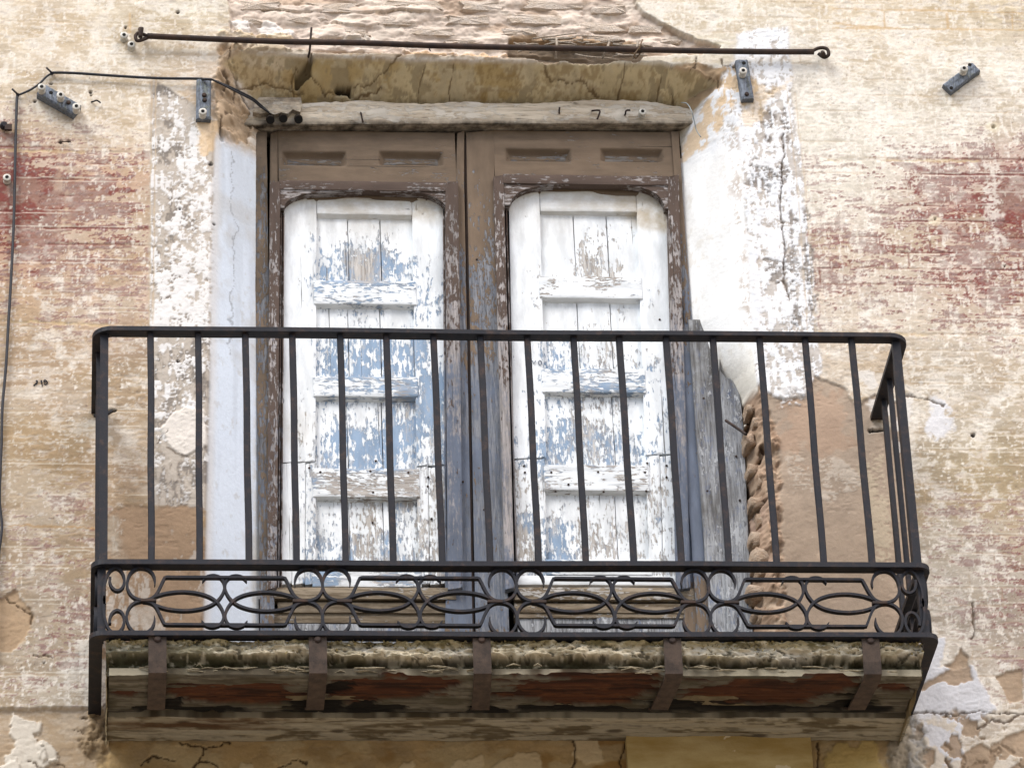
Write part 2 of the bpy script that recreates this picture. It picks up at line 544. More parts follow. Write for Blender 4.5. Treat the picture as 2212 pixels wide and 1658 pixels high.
#            u     v    r    g    b   white red  taupe
A = [(60, 60, 236, 216, 186, .30, 0, .05), (250, 60, 238, 222, 195, .32, 0, .05), (400, 40, 238, 226, 198, .35, 0, .1), (440, 130, 236, 208, 178, .35, 0, .1),
     (60, 150, 240, 222, 194, .35, 0, .04), (250, 190, 240, 222, 194, .42, 0, .04), (150, 250, 238, 216, 185, .25, 0, .08), (60, 300, 236, 216, 188, .30, 0, .1), (260, 290, 238, 218, 190, .32, 0, .05),
     (30, 350, 212, 168, 146, .10, .62, .1), (60, 400, 212, 168, 146, .10, .62, .1), (200, 380, 220, 180, 152, .22, .46, .08), (290, 420, 226, 190, 160, .30, .25, .08),
     (60, 470, 216, 172, 150, .16, .60, .05), (200, 480, 222, 182, 155, .25, .40, .05), (60, 530, 214, 168, 145, .25, .55, .05), (180, 545, 222, 182, 156, .3, .38, .05), (280, 530, 224, 190, 160, .3, .2, .05),
     (60, 590, 222, 188, 155, .40, .10, .05), (180, 600, 222, 186, 156, .28, .13, .05), (280, 620, 222, 188, 158, .25, .08, .05), (60, 650, 212, 182, 148, .15, .17, .1), (230, 655, 216, 184, 156, .18, .14, .05),
     (60, 690, 206, 176, 138, .08, .05, .2), (60, 750, 216, 186, 152, .22, 0, .15), (160, 780, 218, 188, 154, .25, 0, .1), (100, 850, 210, 182, 150, .18, 0, .15), (180, 900, 214, 190, 160, .25, 0, .1),
     (60, 960, 206, 174, 132, .14, 0, .2), (180, 980, 200, 166, 122, .10, 0, .3), (100, 1060, 206, 174, 134, .14, 0, .15), (60, 1110, 210, 182, 148, .2, .08, .1), (160, 1130, 206, 178, 150, .18, .15, .1),
     (60, 1200, 208, 182, 152, .22, .05, .1), (170, 1210, 208, 184, 156, .25, .14, .1), (60, 1290, 204, 180, 150, .18, .03, .15), (150, 1330, 206, 184, 160, .25, .26, .1), (40, 1360, 190, 164, 132, .08, 0, .4),
     (60, 1430, 212, 192, 170, .22, .22, .1), (160, 1420, 220, 205, 188, .4, .12, .1), (60, 1490, 216, 200, 180, .35, .12, .1), (150, 1490, 226, 214, 200, .55, .03, .05),
     (60, 1600, 186, 160, 130, .12, 0, .3), (150, 1600, 190, 166, 136, .18, 0, .3), (280, 1630, 172, 148, 108, .05, 0, .4),
     (270, 800, 206, 176, 146, .18, 0, .15), (280, 950, 204, 176, 148, .15, 0, .15), (270, 1050, 200, 172, 142, .12, 0, .2), (250, 1160, 176, 146, 112, .04, 0, .3), (390, 1180, 170, 138, 104, .02, 0, .1), (300, 1290, 168, 138, 108, .03, 0, .1),
     (380, 800, 190, 166, 140, .2, 0, .2), (390, 1000, 190, 162, 134, .1, 0, .2),
     (1450, 40, 246, 232, 205, .5, 0, .05), (1600, 30, 246, 232, 200, .45, 0, .12), (1800, 40, 242, 222, 186, .25, 0, .1), (2000, 20, 236, 218, 184, .2, 0, .12), (2000, 80, 244, 228, 202, .45, 0, .1), (2180, 30, 232, 212, 176, .15, 0, .15),
     (1700, 110, 250, 244, 235, .7, 0, .12), (1850, 140, 246, 236, 214, .55, 0, .12), (2000, 160, 246, 234, 212, .5, 0, .15), (2180, 120, 242, 228, 205, .45, 0, .15), (1820, 240, 248, 240, 222, .55, 0, .12), (2040, 250, 244, 232, 208, .5, 0, .14), (2180, 230, 246, 236, 218, .5, 0, .14),
     (1850, 320, 248, 240, 220, .6, .03, .12), (2000, 310, 250, 246, 235, .7, 0, .1), (2150, 320, 242, 230, 210, .5, .02, .2), (1810, 390, 248, 240, 222, .55, .08, .2), (1900, 370, 246, 234, 214, .45, .2, .15), (2030, 370, 222, 186, 168, .22, .46, .1), (2180, 370, 210, 165, 150, .12, .62, .1),
     (1820, 450, 248, 240, 224, .6, .12, .12), (1930, 440, 240, 222, 200, .35, .28, .15), (2050, 430, 226, 192, 174, .25, .45, .1), (2180, 440, 214, 170, 154, .12, .60, .1), (1850, 520, 236, 212, 190, .35, .3, .15), (1980, 520, 238, 218, 196, .35, .26, .2), (2120, 510, 230, 200, 182, .3, .4, .12),
     (1810, 570, 232, 200, 180, .3, .36, .1), (1930, 590, 240, 222, 202, .4, .25, .15), (2060, 570, 226, 194, 176, .25, .42, .1), (2180, 580, 228, 200, 184, .3, .38, .1), (1840, 640, 244, 230, 210, .5, .16, .15), (2000, 640, 238, 220, 198, .35, .26, .15), (2140, 650, 226, 198, 180, .3, .38, .1), (1850, 690, 236, 216, 194, .35, .08, .2), (2150, 690, 234, 214, 192, .4, .16, .15),
     (1880, 760, 226, 204, 176, .3, 0, .2), (2000, 790, 216, 194, 164, .28, 0, .2), (2130, 770, 222, 200, 172, .3, 0, .2), (2180, 850, 220, 200, 170, .34, 0, .2), (2060, 870, 212, 192, 164, .26, 0, .2), (2000, 930, 218, 200, 176, .34, 0, .2), (2140, 950, 208, 188, 152, .25, 0, .2), (2060, 1010, 206, 186, 150, .24, 0, .2), (2160, 1050, 204, 182, 142, .16, 0, .2), (2060, 1100, 206, 188, 158, .26, .04, .2),
     (2170, 1140, 212, 192, 166, .28, .15, .2), (2070, 1170, 208, 190, 164, .25, .15, .15), (2180, 1200, 206, 184, 162, .25, .3, .15), (2080, 1250, 206, 190, 168, .28, .03, .2), (2170, 1270, 212, 196, 178, .35, .22, .2), (2060, 1340, 206, 190, 168, .28, 0, .2), (2170, 1350, 208, 190, 170, .3, .25, .15), (2080, 1440, 214, 200, 184, .4, 0, .25), (2190, 1450, 204, 186, 166, .25, .12, .25),
     (2060, 1600, 210, 196, 178, .5, 0, .3), (2190, 1600, 200, 182, 160, .35, 0, .35), (1930, 1640, 178, 160, 132, .1, 0, .3),
     (700, 1630, 172, 144, 98, .03, 0, .3), (500, 1640, 170, 144, 98, .05, 0, .4), (1000, 1640, 182, 154, 108, .08, 0, .2), (1250, 1630, 176, 152, 112, .1, 0, .3), (1850, 1640, 182, 160, 112, .05, 0, .3),
     (1700, 1000, 186, 158, 132, .05, 0, .1), (1850, 1000, 186, 160, 134, .06, 0, .1), (1800, 1200, 180, 152, 126, .02, 0, .05), (1700, 1250, 178, 150, 124, .02, 0, .05)]
fld = rbf(X[::6, ::6], Z[::6, ::6], A, 0.0, 0.085)
# back to the full grid by separable linear interpolation
def upsample(a):
    xi = np.clip(np.arange(NX) / 6.0, 0, a.shape[1] - 1.001); zi = np.clip(np.arange(NZ) / 6.0, 0, a.shape[0] - 1.001)
    x0 = xi.astype(int); z0 = zi.astype(int); fx = (xi - x0)[None, :, None]; fz = (zi - z0)[:, None, None]
    r0 = a[z0][:, x0] * (1 - fx) + a[z0][:, x0 + 1] * fx
    r1 = a[z0 + 1][:, x0] * (1 - fx) + a[z0 + 1][:, x0 + 1] * fx
    return (r0 * (1 - fz) + r1 * fz).astype(np.float32)
fld = upsample(fld)
c = fld[..., :3] / 255
col = np.where(c <= 0.04045, c / 12.92, ((c + 0.055) / 1.055) ** 2.4).astype(np.float32) * K
lum = col @ np.array([.3, .55, .15], np.float32)
col = col + (lum[..., None] * np.array([1.02, 1.0, .97], np.float32) - col) * .07
aW, aR, aT = fld[..., 3], fld[..., 4], fld[..., 5]
hgt = (nL - 0.5) * 0.005 + (nM - 0.5) * 0.0022 + (nG - 0.5) * 0.0012   # metres towards the street

def paint(mask, colr, k=1.0):
    global col
    colr = np.asarray(colr, np.float32)
    col = col + (colr - col) * (np.clip(mask, 0, 1) * k)[..., None]

def tone(mask, f):
    global col
    col = col * (1 + (f - 1) * np.clip(mask, 0, 1))[..., None]

oldpaint = np.maximum(region([(-300, 705), (330, 705), (330, 1530), (-300, 1530)], .03, .10), region([(1940, 730), (2600, 730), (2600, 1380), (1940, 1380)], .03, .10))
paint(oldpaint, col * .84)
# broad mottling and thin washes
tone(ss(.3, .9, nM), 0.90); tone(ss(.5, .98, nS), 0.88); tone(ss(.5, .98, nP), 0.90); tone(ss(.6, .98, nF), .96)
grime = ss(.5, .95, uni(fbm(X, zl, 3.5, 6, 5, 37, .62))); paint(grime * .5, S(182, 158, 122), .9)
stn = ss(.6, .97, uni(fbm(X, zl, 13, 3.2, 5, 38, .6))); paint(stn * .35, S(168, 150, 130), .8)
paint(ss(.62, .95, nL) * .3, S(192, 164, 124))
TAUPE = S(178, 160, 140)
mix3 = uni(nF * .55 + nS * .45)
tp = ss(.02, -.02, uni(nP * .6 + nS * .4) - aT * .75)
paint(tp, TAUPE, .7); hgt -= tp * .0012

# scored courses of the painted brickwork
course = 0.0548
vz = at(100, 352, 0)[1]
row = np.floor((Z - vz) / course)
rz = (Z - vz + wob * .006) / course - row
jz = np.minimum(rz, 1 - rz) * course
joff = (row % 2) * 0.0875 + (vnoise(row * 1.3, row * 0 + 3, 21) - .5) * .03
cx = (X + joff + wob * .006) / 0.175
jx = np.abs(cx - np.round(cx)) * 0.175
onface = np.ones(X.shape, np.float32)
for pl in ([(322, 150), (322, 1345), (460, 1345), (1960, 1345), (1960, 770), (1760, 770), (1700, 90), (1420, 60), (1370, -60), (470, -60), (470, 90), (440, 150)],
           [(-200, 1527), (2400, 1527), (2400, 1900), (-200, 1900)]):
    onface *= 1 - region(pl, .006, .02)
joint = np.maximum(ss(.0034, .0012, jz), ss(.0032, .0012, jx) * (nL > .35)) * onface
keep = ss(.42, .75, uni(fbm(X, zl, 7, 30, 4, 31)))
groove = joint * keep

wash = ss(.25, .85, uni(fbm(X, zl, 5, 13, 5, 33, .65)) * .7 + aW * .6)
paint(wash, S(248, 240, 226) * 1.02, .24)
w1 = ss(.22, -.22, uni(nM * .45 + nS * .35 + nP * .35) - aW * 1.05)
paint(w1 * (.25 + .62 * np.clip(aW, 0, 1)), S(252, 246, 234) * 1.05, 1.0)
# red ochre coat
redn = uni(nS * .58 + nF * .38 + nM * .40)
red = ss(.06, -.06, redn - aR * 1.85) * onface
redc = S(128, 62, 58)[None, None] * (0.82 + .36 * nM[..., None])
paint(red * (.7 + .3 * ss(.3, .7, nM)), redc, .92)
dark = ss(.05, -.05, uni(nF * .7 + nS * .3) - (aR * .36 + groove * aR * 1.0)) * onface
paint(dark, S(112, 62, 60), .75)
# limewash scuffs
w2_ = ss(.10, -.10, uni(nF * .75 + nS * .45 + (1 - nP) * .3) - aW * .62)
paint(w2_ * (1 - .55 * red), S(254, 249, 240) * 1.08, .34)
w3_ = ss(.05, -.05, uni(nV * .8 + nF * .25) - aW * .30) * onface; paint(w3_ * (1 - .4 * red), S(255, 250, 242) * 1.05, .55)
w4_ = ss(.06, -.06, uni(nP * .7 + nM * .4 + nF * .2) - aW * .30) * onface; paint(w4_ * (1 - .35 * red), S(253, 248, 238) * 1.05, .5)
wm = np.maximum(w1, w2_)
d1 = ss(.06, -.06, uni(nF * .6 + nV * .3 + nM * .3) - .07); paint(d1, S(140, 118, 98), .2)
d2 = ss(.08, -.08, uni(nP * .5 + nF * .5 + nS * .3) - .12); paint(d2, S(182, 158, 130), .25)
hgt += wm * .0006 + red * .0003
scr = ss(.03, -.02, uni(nV * .6 + nF * .5) - aW * .22) * onface
paint(scr, S(250, 240, 224), .6)
# joints read as fine tan or red lines
paint(groove * (1 - ss(.15, .4, aR)), S(200, 174, 142), .38 )
paint(groove * ss(.12, .35, aR), S(128, 66, 60), .75)
hgt -= groove * (.0006 + .0014 * ss(.1, .4, aR))
wl = ss(.0022, .0008, np.abs(jz - .006)) * onface * ss(.5, .8, uni(fbm(X, zl, 5, 40, 3, 35)))
paint(wl, S(250, 240, 222), .5)
specks = ss(.972, .99, uni(fbm(X, zl, 110, 140, 2, 36))) * onface
paint(specks, S(120, 98, 88), .6)
# string lines that close each band
brkn = ss(.3, .7, uni(fbm(X, zl, 6, 6, 4, 39)))
for pts in ([(-60, 693), (120, 697), (232, 702)], [(1760, 716), (1960, 722), (2300, 728)], [(-60, 322), (310, 331)], [(1790, 345), (2300, 348)]):
    l = line(pts, .0065, .005)
    paint(l * brkn, S(222, 196, 148), .5); hgt -= l * .0012
l = line([(-60, 1130), (205, 1140)], .004); paint(l, S(190, 150, 95), .6)
for pts in ([(1955, 62), (1830, 56), (1800, 50)], [(1800, 20), (2300, 30)], [(1800, 62), (2300, 66)], [(1910, 28), (1912, 60)], [(2045, 30), (2048, 62)], [(2185, 32), (2188, 64)], [(280, 70), (280, 30)], [(690, 30), (690, 60)]):
    paint(line(pts, .005, .003), S(212, 178, 130), .6)
paint(region([(2130, 350), (2162, 350), (2160, 520), (2140, 520)], .012, .05) * ss(.2, .6, nF), S(244, 236, 224), .7)
paint(region([(120, 300), (150, 300), (155, 640), (135, 640)], .02, .05) * ss(.3, .7, nV), S(240, 218, 190), .35)

# ------- left strip of flaking white over taupe
strip = region([(325, 180), (330, 168), (455, 250), (470, 300), (470, 1100), (430, 1100), (322, 1090)], .004, .008)
paint(strip, S(176, 165, 152) * (0.86 + .28 * nP[..., None]), .9)
vv = [(340, 190, .12), (440, 200, .25), (340, 260, .25), (430, 300, .5), (340, 360, .3), (380, 400, .3), (440, 400, .8), (345, 480, .35), (400, 480, .45), (445, 500, .9), (345, 560, .5), (400, 570, .55), (445, 600, .9),
      (345, 630, .8), (400, 640, .8), (445, 660, .9), (345, 690, .95), (420, 700, .93), (350, 760, .3), (410, 760, .35), (350, 830, .5), (400, 850, .25), (350, 950, .15), (420, 950, .2), (380, 1060, .1), (420, 1080, .08)]
aS = upsample(rbf(X[::6, ::6], Z[::6, ::6], [(a, b, d) for a, b, d in vv], 0, .045))[..., 0]
sn = uni(nP * .5 + nV * .5 + nF * .45)
sw = ss(.11, -.13, sn - aS * .96) * strip
paint(sw, S(250, 248, 246) * 1.04, .85); hgt += sw * .0013
hz_ = ss(.35, .75, uni(nM * .5 + nV * .5)) * strip * (1 - sw); paint(hz_, S(216, 206, 194), .55)
gy = ss(.06, -.06, uni(nM * .7 + nV * .4) - .30) * strip * (1 - sw) * ss(720, 600, 0 * X + 0) if False else ss(.06, -.06, uni(nM * .7 + nV * .4) - .26) * strip * (1 - sw)
paint(gy, S(138, 130, 122), .8)
for u in (322, 331):
    l = line([(u + 6, 160), (u, 700), (u, 1100)], .003, .003)
    paint(l, S(206, 184, 156), .7); hgt -= l * .0016
# peach scar under the upright wood block
paint(region([(425, 262), (470, 262), (480, 310), (440, 335), (430, 300)], .006, .03), S(236, 206, 166), .85)
# round white patch behind the bars, bottom tan render
pw = region([(345, 925), (362, 900), (400, 878), (440, 885), (450, 960), (400, 985), (370, 970)], .003, .012)
paint(pw, S(238, 230, 220)); hgt += pw * .004
l = line([(340, 955), (352, 938), (362, 930)], .003); paint(l, S(80, 64, 50), .8)
l = line([(362, 965), (380, 978), (405, 985)], .003); paint(l, S(110, 92, 74), .7)
tanb = region([(232, 1100), (260, 1092), (330, 1098), (360, 1088), (436, 1096), (436, 1420), (215, 1420), (222, 1200)], .004, .02)
paint(tanb, S(168, 142, 116) * (0.9 + .2 * nM[..., None])); hgt -= tanb * .002
w2 = ss(.05, -.05, uni(nM * .5 + nV * .6) - .12) * tanb; paint(w2, S(214, 206, 196), .6)
paint(region([(232, 1110), (255, 1110), (258, 1260), (235, 1260)], .02, .05), S(190, 178, 160), .6)
paint(region([(290, 1310), (340, 1300), (350, 1360), (300, 1365)], .01, .04), S(204, 192, 178), .7)

# ------- right strip of white limewash with taupe bare patches
rs = region([(1478, 300), (1500, 215), (1590, 130), (1590, 70), (1700, 60), (1712, 200), (1730, 330), (1745, 500), (1768, 720), (1775, 800), (1740, 870), (1690, 880), (1610, 830), (1480, 700)], .006, .012)
paint(rs, S(188, 179, 170) * (0.88 + .26 * nP[..., None]), .95)
vv = [(1500, 350, 1.3), (1500, 500, 1.3), (1530, 620, 1.3), (1570, 720, 1.3), (1530, 300, 1.2), (1545, 400, 1.3), (1540, 460, 1.2), (1550, 640, 1.3), (1590, 680, 1.2), (1560, 330, .9), (1600, 100, .9), (1670, 100, .85), (1700, 130, .8), (1640, 180, .6), (1690, 190, .6), (1600, 280, .75), (1660, 270, .7), (1560, 420, .7), (1580, 450, .4),
      (1600, 520, .45), (1550, 520, .7), (1640, 340, .9), (1660, 380, .5), (1700, 370, .55), (1650, 450, .95), (1700, 450, .8), (1640, 540, 1.0), (1700, 540, .85), (1740, 520, .6), (1660, 620, .8), (1730, 620, .75), (1650, 700, .85), (1700, 690, .75), (1755, 690, .8), (1630, 770, .7), (1700, 780, .5), (1760, 790, .4), (1650, 840, .5), (1720, 850, .35), (1600, 620, 1.0), (1620, 760, .9)]
aS = upsample(rbf(X[::6, ::6], Z[::6, ::6], vv, 0, .045))[..., 0]
sn = uni(nP * .45 + nV * .6 + nF * .4)
sw = ss(.10, -.12, sn - aS * .98) * rs
paint(sw, S(252, 253, 255) * 1.06, .93); hgt += sw * .0016
hz_ = ss(.4, .8, uni(nM * .5 + nV * .5)) * rs * (1 - sw); paint(hz_, S(222, 216, 210), .6)
bare = np.zeros_like(X)
for pl in ([(1558, 425), (1598, 415), (1604, 470), (1618, 520), (1612, 585), (1570, 590), (1548, 520), (1560, 470)], [(1625, 355), (1690, 362), (1705, 395), (1660, 408), (1622, 398)], [(1640, 240), (1668, 235), (1676, 320), (1650, 310)],
           [(1693, 195), (1712, 190), (1706, 300), (1695, 310)], [(1738, 445), (1748, 445), (1760, 690), (1748, 690)], [(1700, 460), (1716, 450), (1722, 640), (1708, 640)], [(1660, 185), (1680, 190), (1676, 215), (1650, 205)], [(1712, 640), (1724, 640), (1728, 716), (1714, 716)], [(1660, 560), (1690, 570), (1680, 610), (1655, 590)]):
    bare = np.maximum(bare, region(pl, .005, .045))
bare *= ss(.15, .45, uni(nV * .6 + nF * .6))
paint(bare, S(154, 145, 137) * (.85 + .3 * nF[..., None]), .9); hgt -= bare * .003
bl = ss(.04, -.04, uni(nM * .6 + nV * .5) - .13) * rs; paint(bl, S(222, 228, 236), .3)
# peach plaster over the right shoulder of the opening
pc = region([(1478, 300), (1486, 260), (1510, 215), (1570, 150), (1600, 140), (1640, 190), (1610, 230), (1590, 225), (1570, 260), (1540, 290)], .006, .03)
pc *= ss(.12, .3, uni(nP * .6 + nV * .4))
paint(pc, S(234, 204, 164), .85)
pc = region([(1600, 190), (1700, 180), (1712, 200), (1660, 215), (1625, 290), (1600, 270)], .01, .05); paint(pc, S(236, 210, 172), .6)
ck = line([(1690, 290), (1692, 380), (1684, 450), (1696, 540), (1694, 600), (1706, 650)], .004, .010); paint(ck, S(120, 104, 90), .8); hgt -= ck * .006
for u in (1745, 1762):
    l = line([(u - 45, 200), (u - 22, 400), (u, 720)], .003, .002); paint(l, S(215, 198, 176), .6); hgt -= l * .0015

# ------- lower right bare render behind the bars
tb = region([(1600, 805), (1640, 835), (1665, 850), (1690, 862), (1740, 852), (1760, 812), (1790, 818), (1830, 840), (1850, 870), (1890, 850), (1950, 870), (1965, 1000), (1985, 1250), (2010, 1420), (1600, 1420)], .003, .014)
paint(tb, S(180, 161, 142) * (.9 + .2 * nM[..., None])); hgt -= tb * .005
low = tb * ss(at(0, 1000, 0)[1], at(0, 1200, 0)[1], Z); paint(low, S(172, 150, 128), .5)
pk = tb * region([(1690, 850), (1820, 840), (1840, 960), (1760, 1000), (1680, 960)], .02, .1); paint(pk, S(188, 158, 134), .6)
for pl, cc, hh in (([(1685, 835), (1745, 822), (1752, 850), (1730, 872), (1690, 880)], (240, 238, 236), .003), ([(1850, 1000), (1872, 985), (1905, 985), (1925, 1060), (1930, 1240), (1905, 1250), (1870, 1080)], (196, 180, 156), .001),
                   ([(1760, 990), (1800, 980), (1830, 1000), (1880, 1040), (1800, 1075), (1760, 1060)], (208, 194, 178), .001), ([(1700, 985), (1740, 975), (1750, 1040), (1715, 1060)], (204, 190, 174), .001), ([(1766, 1185), (1784, 1190), (1780, 1210), (1766, 1204)], (204, 180, 156), .001)):
    r_ = region(pl, .005, .03) * ss(.2, .5, uni(nM * .5 + nF * .5)); paint(r_, S(*cc), .8); hgt += r_ * hh
spk = ss(.985, .992, uni(fbm(X, zl, 90, 90, 2, 41))) * tb; paint(spk, S(226, 214, 200), .7)
ed = region([(1850, 800), (1905, 800), (1935, 900), (1960, 840), (1990, 830), (1970, 960), (1940, 985), (1890, 900)], .006, .04); ed *= ss(.25, .5, nP); paint(ed, S(238, 232, 224), .8)
pt = region([(1880, 905), (1900, 893), (1930, 893), (1932, 930), (1905, 925)], .003, .01); paint(pt, S(172, 158, 134), .7); hgt += pt * .0015
paint(region([(2010, 870), (2050, 860), (2060, 920), (2020, 950), (2000, 930)], .01, .04) * ss(.3, .6, nP), S(236, 236, 240), .8)

# ------- left crumble beside the ochre soffit, white left reveal drawn later with the splay
crum = region([(478, 95), (515, 100), (512, 160), (545, 205), (560, 240), (530, 270), (478, 295), (470, 250), (455, 180), (470, 130)], .006, .02)
paint(crum, S(196, 172, 144) * (.8 + .4 * nM[..., None]))
hgt += crum * ((uni(fbm(X, zl, 26, 26, 5, 44)) - .55) * .030)
for pts in ([(500, 105), (492, 130), (503, 150)], [(478, 150), (490, 160), (483, 185)], [(505, 135), (508, 165), (502, 190)], [(480, 250), (476, 275), (482, 292)], [(490, 240), (498, 222)], [(548, 205), (530, 190), (512, 168)]):
    l = line(pts, .0045, .014); paint(l, S(90, 72, 54), .8); hgt -= l * .007
# right crumble and cracks
crr = region([(1440, 140), (1500, 135), (1570, 150), (1560, 185), (1500, 205), (1470, 235), (1445, 215)], .006, .02)
paint(crr, S(200, 172, 138) * (.85 + .3 * nM[..., None])); hgt += crr * (uni(fbm(X, zl, 24, 24, 5, 45)) - .5) * .016
for pts in ([(1450, 143), (1470, 152), (1490, 156), (1500, 170), (1512, 172)], [(1488, 155), (1502, 145), (1506, 125)], [(1530, 164), (1548, 170), (1552, 182)], [(1445, 205), (1455, 190), (1470, 185), (1490, 192)], [(1560, 128), (1565, 140), (1590, 142)]):
    l = line(pts, .0036, .012); paint(l, S(84, 66, 48), .8); hgt -= l * .005
hole = region([(1446, 218), (1452, 200), (1482, 207), (1488, 215), (1465, 225), (1448, 232)], .003, .01); paint(hole, S(84, 60, 40), .9); hgt -= hole * .035

# ------- exposed bricks above the opening: a recess smeared with pink mortar
bz = region([(440, -160), (492, 0), (500, 40), (495, 60), (530, 72), (600, 95), (680, 110), (900, 116), (1100, 125), (1300, 126), (1430, 118), (1540, 112), (1555, 100), (1500, 80), (1440, 55), (1390, 28), (1370, 5), (1330, -160)], .0025, .010)
BR_Z = bz
lump = uni(fbm(X, zl, 9, 26, 5, 50, .6))
paint(bz, S(230, 212, 196) * (.88 + .2 * nM[..., None]))
paint(bz * ss(.55, .9, uni(fbm(X, zl, 14, 30, 4, 51))), S(236, 222, 206), .7)
paint(bz * ss(.7, .95, uni(fbm(X, zl, 8, 22, 4, 52))), S(196, 166, 138), .6)
cr_ = ((Z - H) / .052 + (fbm(X, zl, 5, 9, 4, 53) - .5) * 1.6 + .3) % 1.0
brk = ss(.48, .85, uni(fbm(X, zl, 6, 16, 4, 54)))
ledge_ = (1 - cr_) ** 1.3 * ss(0, .10, cr_) * brk
hgt -= bz * (.022 - (lump - .3) * .012 - (nM - .5) * .008 - ledge_ * .011 + ss(.10, .0, cr_) * brk * .006)
paint(bz * ss(.12, .0, np.minimum(cr_, 1 - cr_)) * brk * ss(.4, .7, nP), S(178, 146, 112), .6)
# white and peach remains along the rod
for pl, cc in (([(500, 42), (560, 38), (600, 50), (640, 62), (620, 78), (520, 70)], (246, 240, 234)), ([(720, 85), (760, 70), (800, 66), (830, 88), (730, 92)], (232, 220, 206)), ([(470, 62), (530, 64), (700, 82), (560, 82), (470, 76)], (236, 214, 180)), ([(860, 100), (1110, 110), (1110, 124), (900, 122)], (230, 196, 156)), ([(505, 90), (660, 98), (670, 106), (560, 110), (510, 112)], (236, 218, 190))):
    r_ = region(pl, .004, .02) * ss(.1, .35, nP); paint(r_, S(*cc), .85); hgt += r_ * .008
lath = region([(1100, 78), (1150, 78), (1200, 88), (1390, 92), (1385, 128), (1200, 132), (1150, 128), (1095, 118)], .004, .012)
paint(lath, S(150, 132, 112)); hgt -= lath * .022
grime = region([(1100, 70), (1210, 70), (1380, 84), (1390, 96), (1100, 84)], .006, .02); paint(grime, S(176, 140, 96), .7)

# ------- the opening with its splayed reveals
def px_line(vals, y):
    """list of (u, v) -> functions of height on plane y"""
    P = sorted([at(u, v, y)[::-1] for u, v in vals])
    return np.interp(zs, [p[0] for p in P], [p[1] for p in P]).astype(np.float32)[:, None]
xLo = px_line([(470, 250), (458, 300), (450, 700), (440, 1100), (432, 1420)], 0.0)
xLi = px_line([(570, 250), (568, 300), (566, 700), (562, 1100), (558, 1420)], YD - .01)
xRi = px_line([(1470, 250), (1472, 290), (1478, 500), (1492, 700), (1518, 760), (1548, 800), (1574, 830), (1596, 870), (1605, 1000), (1615, 1230), (1623, 1420)], YD - .01)
xRo = px_line([(1570, 200), (1604, 290), (1622, 500), (1632, 700), (1634, 760), (1634, 800), (1642, 850), (1660, 900), (1672, 1000), (1682, 1230), (1688, 1420)], 0.0)
zTo = np.interp(xs, *zip(*sorted([at(u, v, 0) for u, v in [(440, 150), (520, 108), (700, 120), (900, 128), (1100, 132), (1430, 131), (1500, 152), (1600, 190)]]))).astype(np.float32)[None]
zTi = np.interp(xs, *zip(*sorted([at(u, v, YD - .02) for u, v in [(400, 230), (560, 236), (640, 218), (760, 216), (900, 222), (1000, 218), (1120, 222), (1300, 212), (1400, 218), (1480, 226), (1700, 240)]]))).astype(np.float32)[None]
tL = (X - xLo) / (xLi - xLo); tR = (xRo - X) / (xRo - xRi); tT = (zTo - Z + wob * .008) / np.maximum(zTo - zTi, .03)
# a soft minimum keeps the meeting edges of the reveals rounded
k_ = 9.0
tm = -np.log(np.exp(-k_ * np.clip(tL, -3, 4)) + np.exp(-k_ * np.clip(tR, -3, 4)) + np.exp(-k_ * np.clip(tT, -3, 4))) / k_
open_above = (Z > ZB - .05)
tt = np.clip(tm, 0, 1) * open_above
ispl = ss(-.15, .3, np.minimum(tL, tT) - tR) * ss(at(0, 900, 0)[1], at(0, 780, 0)[1], Z)
jz_ = ss(at(0, 800, 0)[1], at(0, 880, 0)[1], Z) * ss(-.1, .2, np.minimum(tL, tT) - tR)
depth = (YD + .01) * (tt * (1 - ispl) + ispl * tt ** 1.35) * (1 - jz_) + jz_ * (YD + .01) * tt ** 2.0
edge_round = ss(-.25, .25, tm) * (1 - ss(.25, .6, tm)) * .006
reveal = ss(.02, .12, tm) * open_above
isT = reveal * ss(-.12, .12, np.minimum(tL, tR) - tT)
isL = reveal * ss(-.12, .12, np.minimum(tT, tR) - tL)
isR = reveal * ss(-.12, .12, np.minimum(tL, tT) - tR)
# ochre soffit of the opening
ox = uni(fbm(X, zl, 4, 20, 5, 60))
paint(isT, S(224, 206, 166) * (.90 + .2 * ox[..., None]))
paint(isT * ss(.5, .95, uni(fbm(X, zl, 7, 9, 4, 61))), S(190, 160, 100), .7)
paint(isT * ss(.65, .95, uni(fbm(X, zl, 3, 26, 4, 62))), S(196, 186, 160), .5)
pcl = isT * ss(at(690, 0, 0)[0], at(560, 0, 0)[0], X + wob * .1) * ss(.0, .5, 1 - tT); paint(pcl, S(214, 184, 140), .55)
wt = isT * region([(520, 108), (640, 118), (640, 128), (560, 140), (525, 130)], .006, .03); paint(wt, S(232, 214, 184), .8)
fk = isT * ss(.05, -.05, uni(nP * .6 + nM * .6) - .20); paint(fk, S(176, 160, 128), .8); hgt -= fk * .0035
fk = isT * ss(.05, -.05, uni(fbm(X, zl, 12, 30, 5, 63, .65)) - .16); paint(fk, S(222, 206, 172), .7); hgt += fk * .002
paint(isT * ss(.6, .95, uni(nF * .5 + nP * .5)), S(150, 122, 78), .5)
